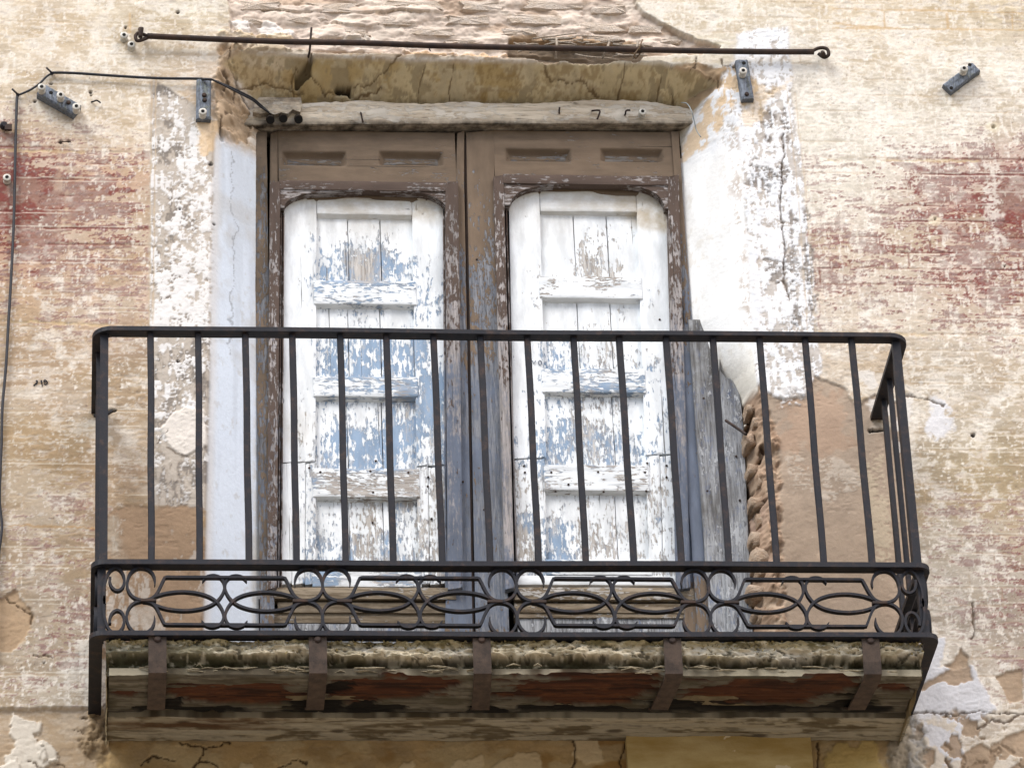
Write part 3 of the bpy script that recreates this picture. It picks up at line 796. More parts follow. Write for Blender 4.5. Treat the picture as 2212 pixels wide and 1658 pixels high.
# blue white left reveal, white right reveal
zs_l = ss(at(0, 262, 0)[1], at(0, 300, 0)[1], Z + wob * .05)
paint(isL * zs_l, np.array([.66, .725, .81], np.float32) * (.96 + .08 * nL[..., None]))
drip = ss(.5, .95, uni(fbm(X, zl, 26, 1.6, 4, 64, .6)))
paint(isL * zs_l * drip * .35, S(190, 196, 204), .8)
paint(isL * zs_l * ss(.6, .95, uni(fbm(X, zl, 7, 5, 5, 65, .6))) * .5, S(206, 202, 194), .8)
paint(isL * zs_l * ss(.93, .99, uni(nP * .6 + nV * .5)), S(200, 194, 184), .45)
ck = line([(505, 330), (498, 420), (508, 520), (500, 640), (496, 760)], .0022, .02, .06); paint(ck * isL, S(150, 152, 158), .6)
paint(isL * zs_l * ss(.8, .97, tt) * ss(.3, .6, nP), S(226, 220, 206), .6)
paint(isL * zs_l * ss(.25, .05, tt), S(244, 240, 236), .8)
rw = isR * ss(at(0, 262, 0)[1], at(0, 320, 0)[1], Z + wob * .05)
paint(rw, np.array([.80, .80, .79], np.float32), 1.0)
paint(rw * ss(.86, .97, uni(nM * .6 + nV * .5)), S(214, 200, 176), .3)
fl = rs * ss(.55, .1, tt) * open_above * ss(.05, -.05, uni(nP * .45 + nV * .6 + nF * .4) - .34) * ss(at(1530, 0, 0)[0], at(1575, 0, 0)[0], X + wob * .15) * (Z > at(0, 700, 0)[1]) * isR
paint(fl, S(190, 172, 156), .75)
paint(rw * ss(.5, .95, uni(fbm(X, zl, 18, 4, 5, 66, .6))) * .4, S(214, 210, 204), .8)
ivory = rw * ss(at(0, 690, 0)[1], at(0, 800, 0)[1], Z); paint(ivory, S(244, 232, 206), .5)
# broken jamb low on the right: rough earth and rubble
zj = at(0, 815, 0)[1]
jam = ss(zj + .02, zj - .02, Z + wob * .06) * ss(-.35, -.15, tR + wob * .5) * ss(1.3, 1.0, tR) * (X > 0.5)
jam *= 1 - region([(1480, 700), (1600, 780), (1606, 830), (1622, 880), (1612, 905), (1585, 930), (1560, 900), (1480, 800)], .003, .015)
rub = uni(fbm(X, zl, 26, 20, 5, 70, .6))
paint(jam, S(186, 158, 134) * (.82 + .3 * rub[..., None]))
paint(jam * ss(.7, .95, nM), S(214, 190, 164), .7); paint(jam * ss(.6, .95, nP), S(150, 122, 98), .6); paint(jam * ss(.75, .97, nL), S(206, 176, 160), .6)
hgt += jam * ((rub - .6) * .022 + (nP - .5) * .012 + (nF - .5) * .004)
for pts in ([(1612, 838), (1606, 860)], [(1620, 868), (1628, 885), (1618, 898)], [(1606, 935), (1618, 930)], [(1604, 990), (1612, 1000)], [(1625, 1010), (1632, 1030)], [(1640, 1080), (1655, 1075)], [(1650, 960), (1640, 985)]):
    l = line(pts, .010, .012); paint(l * (X > .5), S(70, 48, 34), .9); hgt -= l * .03
# cracks, nicks and holes of the soffit
for pts in ([(980, 134), (975, 165), (985, 190), (978, 216)], [(1180, 135), (1195, 150), (1260, 148), (1300, 160)], [(1350, 132), (1345, 170), (1370, 200)], [(560, 190), (600, 196), (650, 188), (700, 200)], [(1430, 150), (1425, 180), (1436, 214)], [(505, 165), (540, 158), (570, 150), (620, 156), (660, 160)], [(650, 140), (640, 132), (632, 150), (640, 165)], [(668, 120), (660, 128), (690, 148), (706, 160), (745, 158)], [(920, 135), (908, 160), (912, 190), (905, 218)], [(720, 215), (728, 190), (750, 172), (790, 160), (830, 155)], [(740, 150), (800, 150), (850, 128), (880, 112)], [(1460, 160), (1470, 190), (1462, 220)]):
    l = line(pts, .003, .008); paint(l, S(110, 86, 56), .8); hgt -= l * .004
hole = region([(640, 138), (668, 120), (674, 112), (672, 140), (655, 148), (640, 152)], .003, .008); paint(hole, S(92, 80, 58), .8); hgt -= hole * .03
hole = region([(722, 156), (732, 149), (762, 152), (762, 162), (740, 160)], .002, .005); paint(hole, S(44, 36, 24), .95); hgt -= hole * .03

# ------- foot of the wall: everything under the ledge line
ledge = region([(-200, 1530), (120, 1528), (205, 1526), (235, 1530), (235, 1900), (-200, 1900)], .003, .006)
hgt -= ledge * .010
paint(ledge * .6, S(190, 164, 132))
for pl in ([(30, 1540), (90, 1560), (75, 1600), (110, 1640), (60, 1700), (10, 1680), (0, 1640), (30, 1610), (20, 1570)], [(85, 1600), (128, 1622), (112, 1642), (85, 1640)], [(-20, 1650), (40, 1630), (60, 1720), (-20, 1720)]):
    r_ = region(pl, .003, .03); paint(r_, S(236, 226, 210), .9); hgt += r_ * .006
bare2 = region([(-20, 1300), (30, 1270), (60, 1300), (72, 1330), (60, 1365), (20, 1410), (-20, 1400)], .003, .02); paint(bare2, S(190, 162, 130), .95); hgt -= bare2 * .006
for pts in ([(12, 1290), (45, 1310), (70, 1325), (68, 1345)], [(70, 1415), (110, 1418)], [(160, 1570), (190, 1580), (205, 1600)], [(120, 1640), (150, 1660)], [(175, 1550), (200, 1545), (225, 1520)], [(60, 1640), (90, 1655)]):
    l = line(pts, .003, .01); paint(l, S(96, 76, 54), .8); hgt -= l * .004
under = region([(232, 1594), (1950, 1588), (1980, 1560), (1990, 1900), (200, 1900), (205, 1620)], .01, .03)
paint(under, S(178, 150, 104) * (.82 + .36 * nM[..., None]), .85)
paint(under * ss(.55, .9, uni(fbm(X, zl, 5, 6, 4, 81))), S(156, 118, 62), .75)
paint(under * ss(.6, .9, uni(fbm(X, zl, 9, 14, 4, 82))), S(200, 180, 140), .6)
for pl in ([(520, 1640), (548, 1648), (540, 1690), (505, 1690)], [(1120, 1625), (1160, 1620), (1172, 1660), (1190, 1690), (1090, 1690), (1060, 1660), (1085, 1640)], [(980, 1640), (1040, 1630), (1050, 1690), (960, 1690)], [(1240, 1600), (1290, 1598), (1300, 1640), (1270, 1650), (1240, 1630)], [(870, 1640), (900, 1650), (880, 1690), (840, 1690)]):
    r_ = region(pl, .003, .02); paint(r_, S(218, 196, 158), .85); hgt += r_ * .003
for pts in ([(390, 1600), (440, 1612), (470, 1608), (500, 1600)], [(405, 1690), (420, 1650), (440, 1625), (440, 1610)], [(480, 1690), (470, 1650), (430, 1640)], [(1210, 1700), (1235, 1660), (1245, 1640), (1240, 1600)], [(1345, 1700), (1340, 1640), (1355, 1600)], [(1765, 1700), (1768, 1600)], [(300, 1650), (330, 1630), (380, 1640)], [(600, 1660), (640, 1640), (660, 1650)]):
    l = line(pts, .004, .012); paint(l, S(70, 50, 30), .85); hgt -= l * .006
yel = region([(1775, 1680), (1790, 1625), (1810, 1602), (1850, 1608), (1885, 1600), (1905, 1640), (1930, 1690)], .004, .03); paint(yel, S(204, 178, 112), .7); hgt += yel * .003

# bottom right corner: white skim with tan potholes
wr = region([(1985, 1385), (2010, 1385), (2042, 1375), (2030, 1440), (2100, 1440), (2110, 1470), (2140, 1500), (2160, 1535), (2085, 1560), (2070, 1600), (2110, 1700), (1960, 1700), (1965, 1560), (1975, 1460)], .004, .02)
paint(wr, S(226, 226, 230), .92); hgt += wr * .003
w3 = region([(1965, 1560), (2090, 1540), (2212, 1560), (2300, 1560), (2300, 1720), (1950, 1720)], .01, .04)
paint(w3 * ss(.45, .5, uni(nM * .7 + nP * .4)), S(226, 214, 196), .9)
holes = np.zeros_like(X)
for pl in ([(2035, 1470), (2060, 1480), (2100, 1466), (2092, 1440), (2060, 1440), (1988, 1480), (1992, 1490)], [(2040, 1435), (2060, 1430), (2075, 1400), (2090, 1420), (2090, 1440), (2060, 1448)], [(2150, 1458), (2212, 1440), (2212, 1510), (2180, 1520)], [(2146, 1620), (2158, 1612), (2165, 1620), (2155, 1628)],
           [(2032, 1612), (2044, 1604), (2054, 1616), (2040, 1622)], [(2036, 1640), (2052, 1642), (2046, 1650)], [(1985, 1632), (2002, 1615), (2018, 1620), (2020, 1645), (2005, 1660), (1990, 1648)],
           [(2080, 1640), (2090, 1620), (2120, 1605), (2150, 1628), (2150, 1650), (2130, 1690), (2095, 1680), (2072, 1660)], [(2020, 1680), (2046, 1672), (2062, 1690), (2050, 1720), (2015, 1705)], [(1995, 1672), (2010, 1664), (2020, 1676), (2004, 1686)],
           [(2160, 1600), (2190, 1580), (2230, 1572), (2240, 1640), (2190, 1630)], [(2180, 1660), (2200, 1645), (2230, 1660), (2212, 1690), (2180, 1690)]):
    P2 = [(u, v) for u, v in pl]
    holes = np.maximum(holes, region(P2, .0025, .012))
paint(holes, S(182, 158, 132) * (.9 + .2 * nP[..., None]), .95); hgt -= holes * .006
pot = ss(.02, -.02, uni(fbm(X, zl, 20, 20, 4, 90)) - .22) * w3; paint(pot, S(176, 152, 126), .9); hgt -= pot * .005
for pts in ([(1968, 1538), (2010, 1540), (2060, 1542), (2085, 1540), (2110, 1535), (2130, 1540), (2300, 1542)], [(2100, 1300), (2108, 1360), (2096, 1380)], [(2110, 1570), (2140, 1556), (2170, 1560), (2200, 1545)], [(2045, 1640), (2060, 1665), (2085, 1690)], [(1940, 845), (2000, 862), (2040, 872)]):
    l = line(pts, .004, .010); paint(l, S(112, 92, 74), .8); hgt -= l * .005
gr = region([(1955, 1560), (1985, 1545), (2000, 1600), (1990, 1700), (1900, 1700), (1925, 1610)], .012, .05); paint(gr, S(150, 144, 132) * (.8 + .4 * nP[..., None]), .75); hgt += gr * (nP - .4) * .012
gl = region([(188, 1560), (205, 1500), (232, 1540), (238, 1610), (225, 1650), (175, 1640)], .008, .04); paint(gl, S(150, 128, 98) * (.75 + .5 * nP[..., None]), .85); hgt += gl * (nP - .4) * .016
# fixing sockets of the railing
for u, v in ((226, 886), (1895, 925)):
    r_ = region([(u - 22, v - 14), (u + 26, v - 26), (u + 30, v + 6), (u - 18, v + 10)], .006, .03); paint(r_, S(226, 214, 198), .5); hgt += r_ * .002
    l = line([(u - 16, v + 2), (u + 22, v - 1)], .006, .006); paint(l, S(30, 24, 20), .95); hgt -= l * .01
# nail holes
for u, v, r in ((110, 181, 3), (195, 199, 4), (197, 205, 3), (75, 219, 4), (384, 26, 4), (271, 60, 3), (2146, 273, 5), (2102, 939, 5), (2020, 472, 3), (388, 450, 3), (462, 480, 3), (455, 353, 5), (384, 780, 3), (148, 304, 4), (131, 306, 4), (2170, 575, 3), (95, 1430, 3)):
    hx, hz = at(u, v, 0); d = np.hypot(X - hx, Z - hz) + wob * .003; m_ = ss(r * .0016, r * .0009, d)
    paint(m_, S(58, 46, 40), .9); hgt -= m_ * .008
for u, v in ((2018, 475), (2146, 273)):
    hx, hz = at(u, v, 0); d = np.hypot(X - hx, Z - hz) + wob * .02; m_ = ss(.022, .014, d); paint(m_, S(246, 232, 200), .5)

hgt = hgt * (1 - .72 * np.maximum(isL * zs_l, rw * (1 - jam)))
Y = depth - hgt
keepq = ~((tm > 0.995) & open_above)
kq = keepq[:-1, :-1] | keepq[1:, :-1] | keepq[:-1, 1:] | keepq[1:, 1:]
idx = np.arange(NX * NZ).reshape(NZ, NX)
quads = np.stack([idx[:-1, :-1], idx[:-1, 1:], idx[1:, 1:], idx[1:, :-1]], -1)[kq]
verts = np.stack([X, Y, Z], -1).reshape(-1, 3)
used = np.zeros(len(verts), bool); used[quads.ravel()] = True
remap = np.cumsum(used) - 1
me = mesh_np('plaster', verts[used], remap[quads], np.clip(col, 0.004, .86).reshape(-1, 3)[used])
obj('plaster', me, M_PLASTER, wall)

def wall_y(u, v):
    """surface depth of the finished plaster under a photo point"""
    x, z = at(u, v, 0)
    i = int(np.clip(np.searchsorted(xs, x), 0, NX - 1)); j = int(np.clip(np.searchsorted(zs, z), 0, NZ - 1))
    return float(Y[j, i])

# the rest of the facade, outside the picture
o_ = MB()
yb = .007
def sheet(xa, xb, za, zb):
    o_.add([(xa, yb, za), (xb, yb, za), (xb, yb, zb), (xa, yb, zb)], [(0, 1, 2, 3)])
sheet(-9, X0 + .02, 0, 12.5); sheet(X1 - .02, 9, 0, 12.5); sheet(X0 + .02, X1 - .02, 0, Z0 + .02); sheet(X0 + .02, X1 - .02, Z1 - .02, 12.5)
o_.add([(-9, yb, 0), (-9, 8, 0), (-9, 8, 12.5), (-9, yb, 12.5)], [(0, 1, 2, 3)])
o_.add([(9, yb, 0), (9, 8, 0), (9, 8, 12.5), (9, yb, 12.5)], [(3, 2, 1, 0)])
om, n, b = newmat('faded streaky plaster'); g = G(n)
big = g.noise(g.pos((1, 1, 1)), 2.2, 5, .6); stk = g.noise(g.pos((.22, 1, 1)), 75, 5, .68); fin = g.noise(g.pos((.6, 1, 1)), 130, 4, .7)
cc = g.mix(g.rng(big, .35, .65), tuple(S(206, 178, 146)), tuple(S(232, 212, 182)))
hz_ = g.node('ShaderNodeSeparateXYZ'); gp = g.node('ShaderNodeNewGeometry'); g.link(gp.outputs['Position'], hz_.inputs[0])
band = g.math('SUBTRACT', g.math('ABSOLUTE', g.math('SUBTRACT', hz_.outputs['Z'], H + .70)), .16)
inb = g.rng(band, .05, -.05)
rd = g.math('MULTIPLY', inb, g.rng(g.math('ADD', g.math('MULTIPLY', stk, .6), g.math('MULTIPLY', fin, .4)), .46, .56))
cc = g.mix(g.math('MULTIPLY', rd, .8), cc, tuple(S(134, 70, 64)))
cc = g.mix(g.math('MULTIPLY', g.rng(g.math('ADD', g.math('MULTIPLY', stk, .5), g.math('MULTIPLY', fin, .5)), .52, .62), .75), cc, tuple(S(250, 244, 232)))
g.link(cc, b.inputs['Base Color']); b.inputs['Roughness'].default_value = .93; b.inputs['Specular IOR Level'].default_value = .2
g.link(g.bump(g.math('ADD', stk, fin), .6, .003), b.inputs['Normal'])
obj('outer_plaster', o_, om, wall)
o_ = MB(); o_.box(-9.3, 9.3, -.35, 8.2, 12.5, 12.75)
obj('eaves', o_, M_SILL_H, wall)
# dark room behind the door
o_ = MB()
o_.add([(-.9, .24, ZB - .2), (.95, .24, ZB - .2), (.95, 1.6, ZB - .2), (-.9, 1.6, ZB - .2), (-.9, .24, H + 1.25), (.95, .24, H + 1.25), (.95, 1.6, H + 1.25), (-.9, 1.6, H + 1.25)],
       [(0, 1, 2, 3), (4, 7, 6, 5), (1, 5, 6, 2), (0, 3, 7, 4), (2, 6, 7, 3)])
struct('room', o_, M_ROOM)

# ------------------------------------------------------------------ exposed bricks and canes set in the wall
def lump_piece(cx_, cz_, w, h, y0, d, seed, smooth=True):
    """rough brick or stone: a rounded irregular block facing the street"""
    r = np.random.RandomState(seed)
    V = []; Fc = []
    for layer, (yy, sc) in enumerate(((y0 + d, 1.0), (y0 + d * .35, 1.0), (y0, .9))):
        n = 16
        for k in range(n):
            a = 2 * math.pi * k / n
            ca, sa = math.cos(a), math.sin(a)
            px = w / 2 * math.copysign(abs(ca) ** .4, ca); pz = h / 2 * math.copysign(abs(sa) ** .35, sa)
            j = 1 + .30 * (vnoise(np.array([ca * 3 + seed * 1.7]), np.array([sa * 3 + layer * .3]), 5)[0] - .5) * 2
            V.append((cx_ + px * sc * j, yy + .006 * (r.rand() - .5), cz_ + pz * sc * j))
    V.append((cx_ + w * (r.rand() - .5) * .3, y0 - .002 - .004 * r.rand(), cz_ + h * (r.rand() - .2) * .3))
    for L in range(2):
        for k in range(16):
            Fc.append((L * 16 + k, L * 16 + (k + 1) % 16, (L + 1) * 16 + (k + 1) % 16, (L + 1) * 16 + k))
    for k in range(16):
        Fc.append((32 + k, 32 + (k + 1) % 16, 48))
    m = MB(); m.add(V, Fc, smooth)
    return m
def brick_mat(name, c1, c2):
    m, n, b = newmat(name)
    g = G(n)
    nz = g.noise(g.pos((1, 1, 2)), 30, 6, 0.65)
    n2 = g.noise(g.pos((1, 1, 1)), 200, 4, 0.65)
    col_ = g.mix(g.rng(g.math('ADD', g.math('MULTIPLY', nz, .7), g.math('MULTIPLY', n2, .3)), .35, .62), c1, c2)
    g.link(col_, b.inputs['Base Color']); b.inputs['Roughness'].default_value = .95
    b.inputs['Specular IOR Level'].default_value = .15
    g.link(g.bump(g.math('ADD', nz, n2), 1.0, 0.006), b.inputs['Normal'])
    return m
M_BRICK = brick_mat('mortar smeared brick', tuple(S(214, 194, 172)), tuple(S(234, 220, 206)))
M_STONE = brick_mat('earthy rubble', tuple(S(178, 148, 122)), tuple(S(210, 188, 166)))
bricks = [(560, 12, 120, 22), (720, 16, 150, 26), (890, 8, 150, 22), (1040, 12, 120, 24), (1190, 8, 150, 24), (1320, 20, 90, 22),
          (545, 44, 60, 16), (660, 38, 110, 22), (850, 44, 130, 22), (930, 66, 120, 20), (1010, 42, 110, 22), (1160, 40, 130, 24), (1290, 56, 150, 24), (1400, 62, 90, 18), (1120, 66, 90, 18), (760, 70, 90, 18), (1300, 80, 110, 16), (1000, 90, 110, 16), (860, 92, 90, 12), (1450, 88, 60, 12)]
for k, (u, v, wpx, hpx) in enumerate(bricks):
    x, z = at(u, v, .012)
    obj('brick', lump_piece(x, z, wpx * .00118, hpx * .00140, .0135 + .006 * ((k * 7) % 5) / 5, .03, k, False), M_BRICK, wall)
stones = [(1640, 905, 34, 24), (1622, 940, 30, 34), (1650, 968, 44, 40), (1630, 1000, 30, 30), (1655, 1030, 44, 46), (1640, 1075, 40, 30), (1658, 1110, 46, 40), (1642, 1150, 44, 34), (1655, 1195, 56, 46), (1658, 1225, 56, 24), (1640, 1265, 50, 30), (1655, 1310, 56, 34), (1622, 875, 22, 20)]
for k, (u, v, wpx, hpx) in enumerate(stones):
    x, z = at(u, v, .02)
    obj('stone', lump_piece(x, z, wpx * .00112, hpx * .00125, .036 + .022 * ((k * 5) % 4) / 4, .07, 40 + k, True), M_STONE, wall)
m = MB()
for k in range(26):
    u0 = 1105 + rng.random() * 250; v0 = 84 + rng.random() * 40
    ln = 30 + rng.random() * 80; sl = (rng.random() - .5) * .35
    pts = []
    for t in np.linspace(0, 1, 5):
        x, z = at(u0 + ln * t, v0 + sl * ln * t + (rng.random() - .5) * 3, .012)
        pts.append((x, .006 + .008 * rng.random(), z))
    m.tube(pts, .0018 + .0014 * rng.random(), 5)
cn = obj('cane_lath', m, M_TWIG, wall); cn['kind'] = 'stuff'
for (ua, va, ub, vb) in ((1202, 84, 1200, 128), (1316, 92, 1302, 126), (1378, 90, 1368, 128)):
    m = MB(); xa, za = at(ua, va, -.004); xb, zb = at(ub, vb, -.004)
    m.tube([(xa, -.006, za), ((xa + xb) / 2 + .002, -.012, (za + zb) / 2), (xb, -.006, zb)], .0035, 6)
    obj('cane', m, M_TWIG, wall)
# smooth ochre block let into the wall under the balcony
xa, za = at(1352, 1581, -.03); xb, zb = at(1757, 1660, -.03)
m = MB()
P = []
rr = .014
for cx_, cz_, a0 in ((xb - rr, za - rr, 0), (xa + rr, za - rr, 90)):
    for k in range(5):
        a = math.radians(a0 + 90 * k / 4); P.append((cx_ + rr * math.cos(a), cz_ + rr * math.sin(a)))
P += [(xa, za - .24), (xb, za - .24)]
m.prism(P, -.030, .03)
blk_m, n, b = newmat('smooth ochre stone'); g = G(n)
nz = g.noise(g.pos((.35, 1, 1.2)), 14, 6, .62); n2 = g.noise(g.pos((1, 1, 1)), 16, 4, .5); n3 = g.noise(g.pos((1, 1, 1)), 130, 3, .6)
cc = g.mix(g.rng(nz, .3, .7), tuple(S(180, 152, 92)), tuple(S(214, 192, 140)))
cc = g.mix(g.rng(n2, .66, .68), cc, tuple(S(232, 214, 178)))
g.link(cc, b.inputs['Base Color']); b.inputs['Roughness'].default_value = .8; b.inputs['Specular IOR Level'].default_value = .2
g.link(g.bump(g.math('ADD', nz, n3), .4, .003), b.inputs['Normal'])
obj('stone_block', m, blk_m, wall, 'smooth ochre stone block with rounded top corners')

# ------------------------------------------------------------------ boards
def wear_field(anchors, y, sig):
    def f(x, z):
        return rbf(x, z, anchors, y, sig)
    return f
YS = YD + .012            # face of the shutters
W_SH = wear_field([(640, 450, .93, .5, .10), (640, 550, .95, .5, 0), (640, 660, .9, .5, 0), (640, 760, .86, .5, 0), (640, 850, .86, .6, .05), (640, 930, .74, .2, .22), (640, 985, .8, .3, .05), (640, 1080, .93, .4, .02), (640, 1180, .92, .4, .02), (665, 1060, .55, .7, .05), (668, 1180, .45, .7, .08),
                   (720, 495, .86, .3, .12), (800, 470, .82, .3, .25), (715, 540, .60, .9, 0), (715, 585, .48, .95, 0), (770, 520, .55, .35, .03), (800, 520, .42, .6, 0), (790, 585, .16, .2, 0), (770, 560, .22, .2, 0), (808, 560, .2, .3, 0), (850, 500, .84, .4, .15), (850, 570, .52, .9, 0), (880, 590, .52, .8, 0),
                   (700, 435, .88, .4, .40), (780, 436, .86, .4, .55), (870, 440, .85, .4, .50), (930, 440, .84, .4, .6), (625, 430, .9, .4, .35), (790, 480, .86, .3, .35), (905, 520, .9, .5, 0), (935, 520, .92, .5, 0), (905, 600, .74, .8, 0), (930, 650, .66, .85, 0), (900, 690, .6, .6, 0), (935, 780, .75, .7, 0),
                   (720, 640, .60, .8, 0), (780, 640, .72, .8, 0), (850, 630, .62, .75, 0), (780, 660, .55, .4, .1), (715, 685, .82, .6, .05), (770, 690, .62, .75, 0), (850, 690, .78, .7, .05), (720, 760, .44, .92, 0), (770, 750, .42, .9, 0), (850, 760, .48, .88, 0), (720, 795, .48, .9, 0), (800, 795, .4, .85, 0),
                   (720, 835, .60, .75, 0), (790, 835, .58, .6, 0), (850, 835, .40, .55, 0), (880, 850, .35, .5, .05), (905, 780, .4, .9, 0), (925, 830, .38, .88, 0), (920, 900, .4, .8, 0), (920, 960, .45, .6, 0), (720, 885, .62, .7, .05), (790, 890, .66, .6, .05), (860, 890, .60, .7, .05), (720, 940, .40, .95, 0), (790, 950, .34, .95, 0), (860, 940, .38, .95, 0), (720, 995, .55, .8, 0), (800, 1000, .40, .9, 0), (860, 990, .42, .9, 0),
                   (720, 1040, .50, .0, 0), (800, 1050, .48, .0, .05), (870, 1040, .42, .0, 0), (720, 1110, .72, .6, .04), (800, 1110, .5, .0, .04), (860, 1110, .62, .6, .04), (720, 1180, .5, .72, 0), (800, 1190, .45, .1, 0), (860, 1180, .5, .75, 0), (720, 1225, .4, .85, .02), (830, 1225, .35, .6, .02), (915, 1060, .55, .2, .05), (935, 1130, .45, .25, .1), (910, 1180, .42, .3, .05), (630, 1100, .72, .2, .05), (660, 1100, .5, .6, .1), (780, 1255, .86, .2, .05)], YS, .032)
W_SH2 = wear_field([(1130, 450, .95, .3, .1), (1130, 600, .97, .3, 0), (1130, 720, .93, .3, 0), (1130, 800, .86, .6, .04), (1130, 850, .72, .7, .04), (1130, 950, .66, .8, 0), (1125, 1050, .55, .05, .05), (1125, 1180, .5, .1, .05), (1165, 1000, .5, .85, 0), (1175, 1150, .45, .85, 0),
                    (1120, 425, .93, .2, .45), (1200, 430, .93, .2, .35), (1280, 425, .93, .2, .4), (1350, 425, .9, .2, .55), (1420, 440, .92, .2, .6), (1200, 475, .95, .2, .2), (1200, 500, .96, .2, .04), (1300, 490, .90, .2, 0), (1300, 565, .34, .1, 0), (1305, 590, .3, .1, 0), (1250, 575, .6, .1, 0), (1190, 570, .96, .2, 0), (1345, 560, .93, .2, .05), (1306, 510, .42, .1, 0), (1325, 530, .8, .1, 0), (1410, 560, .97, .2, 0), (1410, 700, .95, .3, 0),
                    (1185, 612, .40, .1, 0), (1245, 625, .95, .1, 0), (1300, 608, .42, .1, 0), (1360, 615, .84, .4, 0), (1300, 640, .86, .1, .03), (1385, 650, .72, .3, 0), (1200, 680, .80, .2, .05), (1280, 690, .66, .2, 0), (1350, 690, .84, .2, .03), (1190, 740, .52, .75, 0), (1250, 740, .56, .4, 0), (1300, 750, .64, .2, 0), (1350, 760, .74, .3, 0), (1200, 785, .45, .9, 0), (1330, 785, .58, .4, 0),
                    (1200, 815, .60, .7, 0), (1280, 825, .42, .6, 0), (1350, 830, .44, .6, 0), (1250, 850, .5, .5, .04), (1390, 840, .55, .85, 0), (1425, 850, .82, .6, 0), (1410, 930, .72, .6, 0), (1385, 960, .55, .9, 0), (1200, 880, .66, .8, 0), (1280, 890, .56, .3, 0), (1350, 890, .72, .4, 0), (1200, 950, .42, .85, 0), (1270, 950, .40, .5, 0), (1310, 960, .42, .45, 0), (1360, 960, .52, .7, 0), (1200, 995, .5, .8, 0), (1300, 995, .42, .5, 0),
                    (1220, 1030, .74, .0, 0), (1300, 1035, .76, .0, 0), (1370, 1030, .62, .2, 0), (1200, 1090, .7, .5, .04), (1290, 1090, .58, .05, .03), (1370, 1090, .72, .4, .08), (1210, 1150, .45, .75, 0), (1280, 1160, .55, .05, 0), (1320, 1160, .5, .2, 0), (1365, 1150, .62, .5, .03), (1210, 1200, .42, .8, 0), (1300, 1225, .7, .1, 0), (1410, 1060, .6, .1, .05), (1410, 1180, .62, .15, 0), (1440, 1100, .55, .3, 0)], YS, .032)
W_BR = wear_field([(620, 300, .85, .1, .3), (700, 300, .92, .0, .2), (900, 300, .93, .0, .22), (990, 300, .85, .1, .25), (700, 375, .80, .1, .12), (820, 375, .85, .1, .2), (900, 375, .78, .1, .12), (990, 375, .7, .3, .2), (575, 320, .75, .2, .45), (575, 450, .55, .3, .5), (575, 600, .5, .35, .45), (575, 800, .45, .35, .35), (575, 1000, .4, .35, .35), (575, 1200, .42, .3, .4),
                   (598, 500, .62, .1, .1), (598, 700, .6, .15, .1), (598, 900, .55, .3, .08), (598, 1100, .5, .5, .05), (598, 1250, .45, .5, .1), (995, 420, .7, .35, .1), (995, 600, .42, .5, .05), (980, 700, .35, .6, .05), (985, 850, .14, .75, .08), (985, 1000, .1, .9, .15), (985, 1200, .1, .85, .1),
                   (1020, 330, .97, 0, .03), (1030, 400, .95, 0, .05), (1035, 480, .78, .05, .03), (1035, 560, .52, .15, .03), (1035, 650, .55, .1, .05), (1040, 750, .42, .1, .05), (1045, 900, .22, .35, .05), (1050, 1050, .18, .4, .08), (1055, 1200, .16, .4, .06),
                   (1150, 305, .9, 0, .12), (1350, 305, .88, 0, .15), (1200, 365, .82, .05, .08), (1290, 350, .74, .05, .05), (1380, 370, .78, .1, .12), (1470, 330, .9, 0, .15), (1480, 450, .85, .05, .15), (1485, 560, .55, .4, .1), (1490, 700, .35, .6, .15), (1490, 850, .15, .85, .1), (1500, 1100, .1, .95, .05)], YD, .05)
W_MO = wear_field([(600, 420, .7, 0, .08), (780, 400, .8, 0, .12), (970, 420, .68, 0, .1), (590, 600, .6, .1, .05), (590, 800, .58, .2, .05), (590, 1000, .5, .4, .05), (590, 1200, .45, .4, .08), (972, 600, .55, .1, .05), (975, 720, .4, .3, .04), (975, 850, .25, .6, .05), (980, 1050, .18, .8, .1), (980, 1200, .15, .7, .1),
                   (1080, 420, .66, 0, .05), (1280, 390, .72, 0, .06), (1460, 420, .58, 0, .05), (1080, 600, .55, .05, .04), (1085, 750, .4, .1, .05), (1095, 900, .15, .2, .05), (1105, 1100, .14, .25, .06), (1462, 600, .52, .1, .05), (1468, 750, .38, .35, .1), (1475, 900, .12, .6, .05), (1490, 1150, .1, .85, .05)], YD, .05)
W_GR = wear_field([(1525, 800, .25, .1, .5), (1520, 900, .15, .3, .55), (1535, 900, .25, .2, .1), (1545, 1050, .25, .15, .05), (1530, 1100, .1, .1, .5), (1560, 1200, .25, .15, .1), (1580, 880, .4, .15, 0), (1590, 1000, .45, .15, 0), (1600, 1150, .42, .2, 0), (1610, 1300, .4, .2, 0)], YD, .05)
W_LI = wear_field([q for u in range(520, 1520, 40) for q in ((u, 222, .42, 0, 0), (u, 240, .45, 0, 0), (u, 256, .42, 0, 0), (u, 267, .4, 0, .04), (u, 286, 0, 0, 1.2))], YD, .02)  # last anchor row turns the beam almost black at its underside

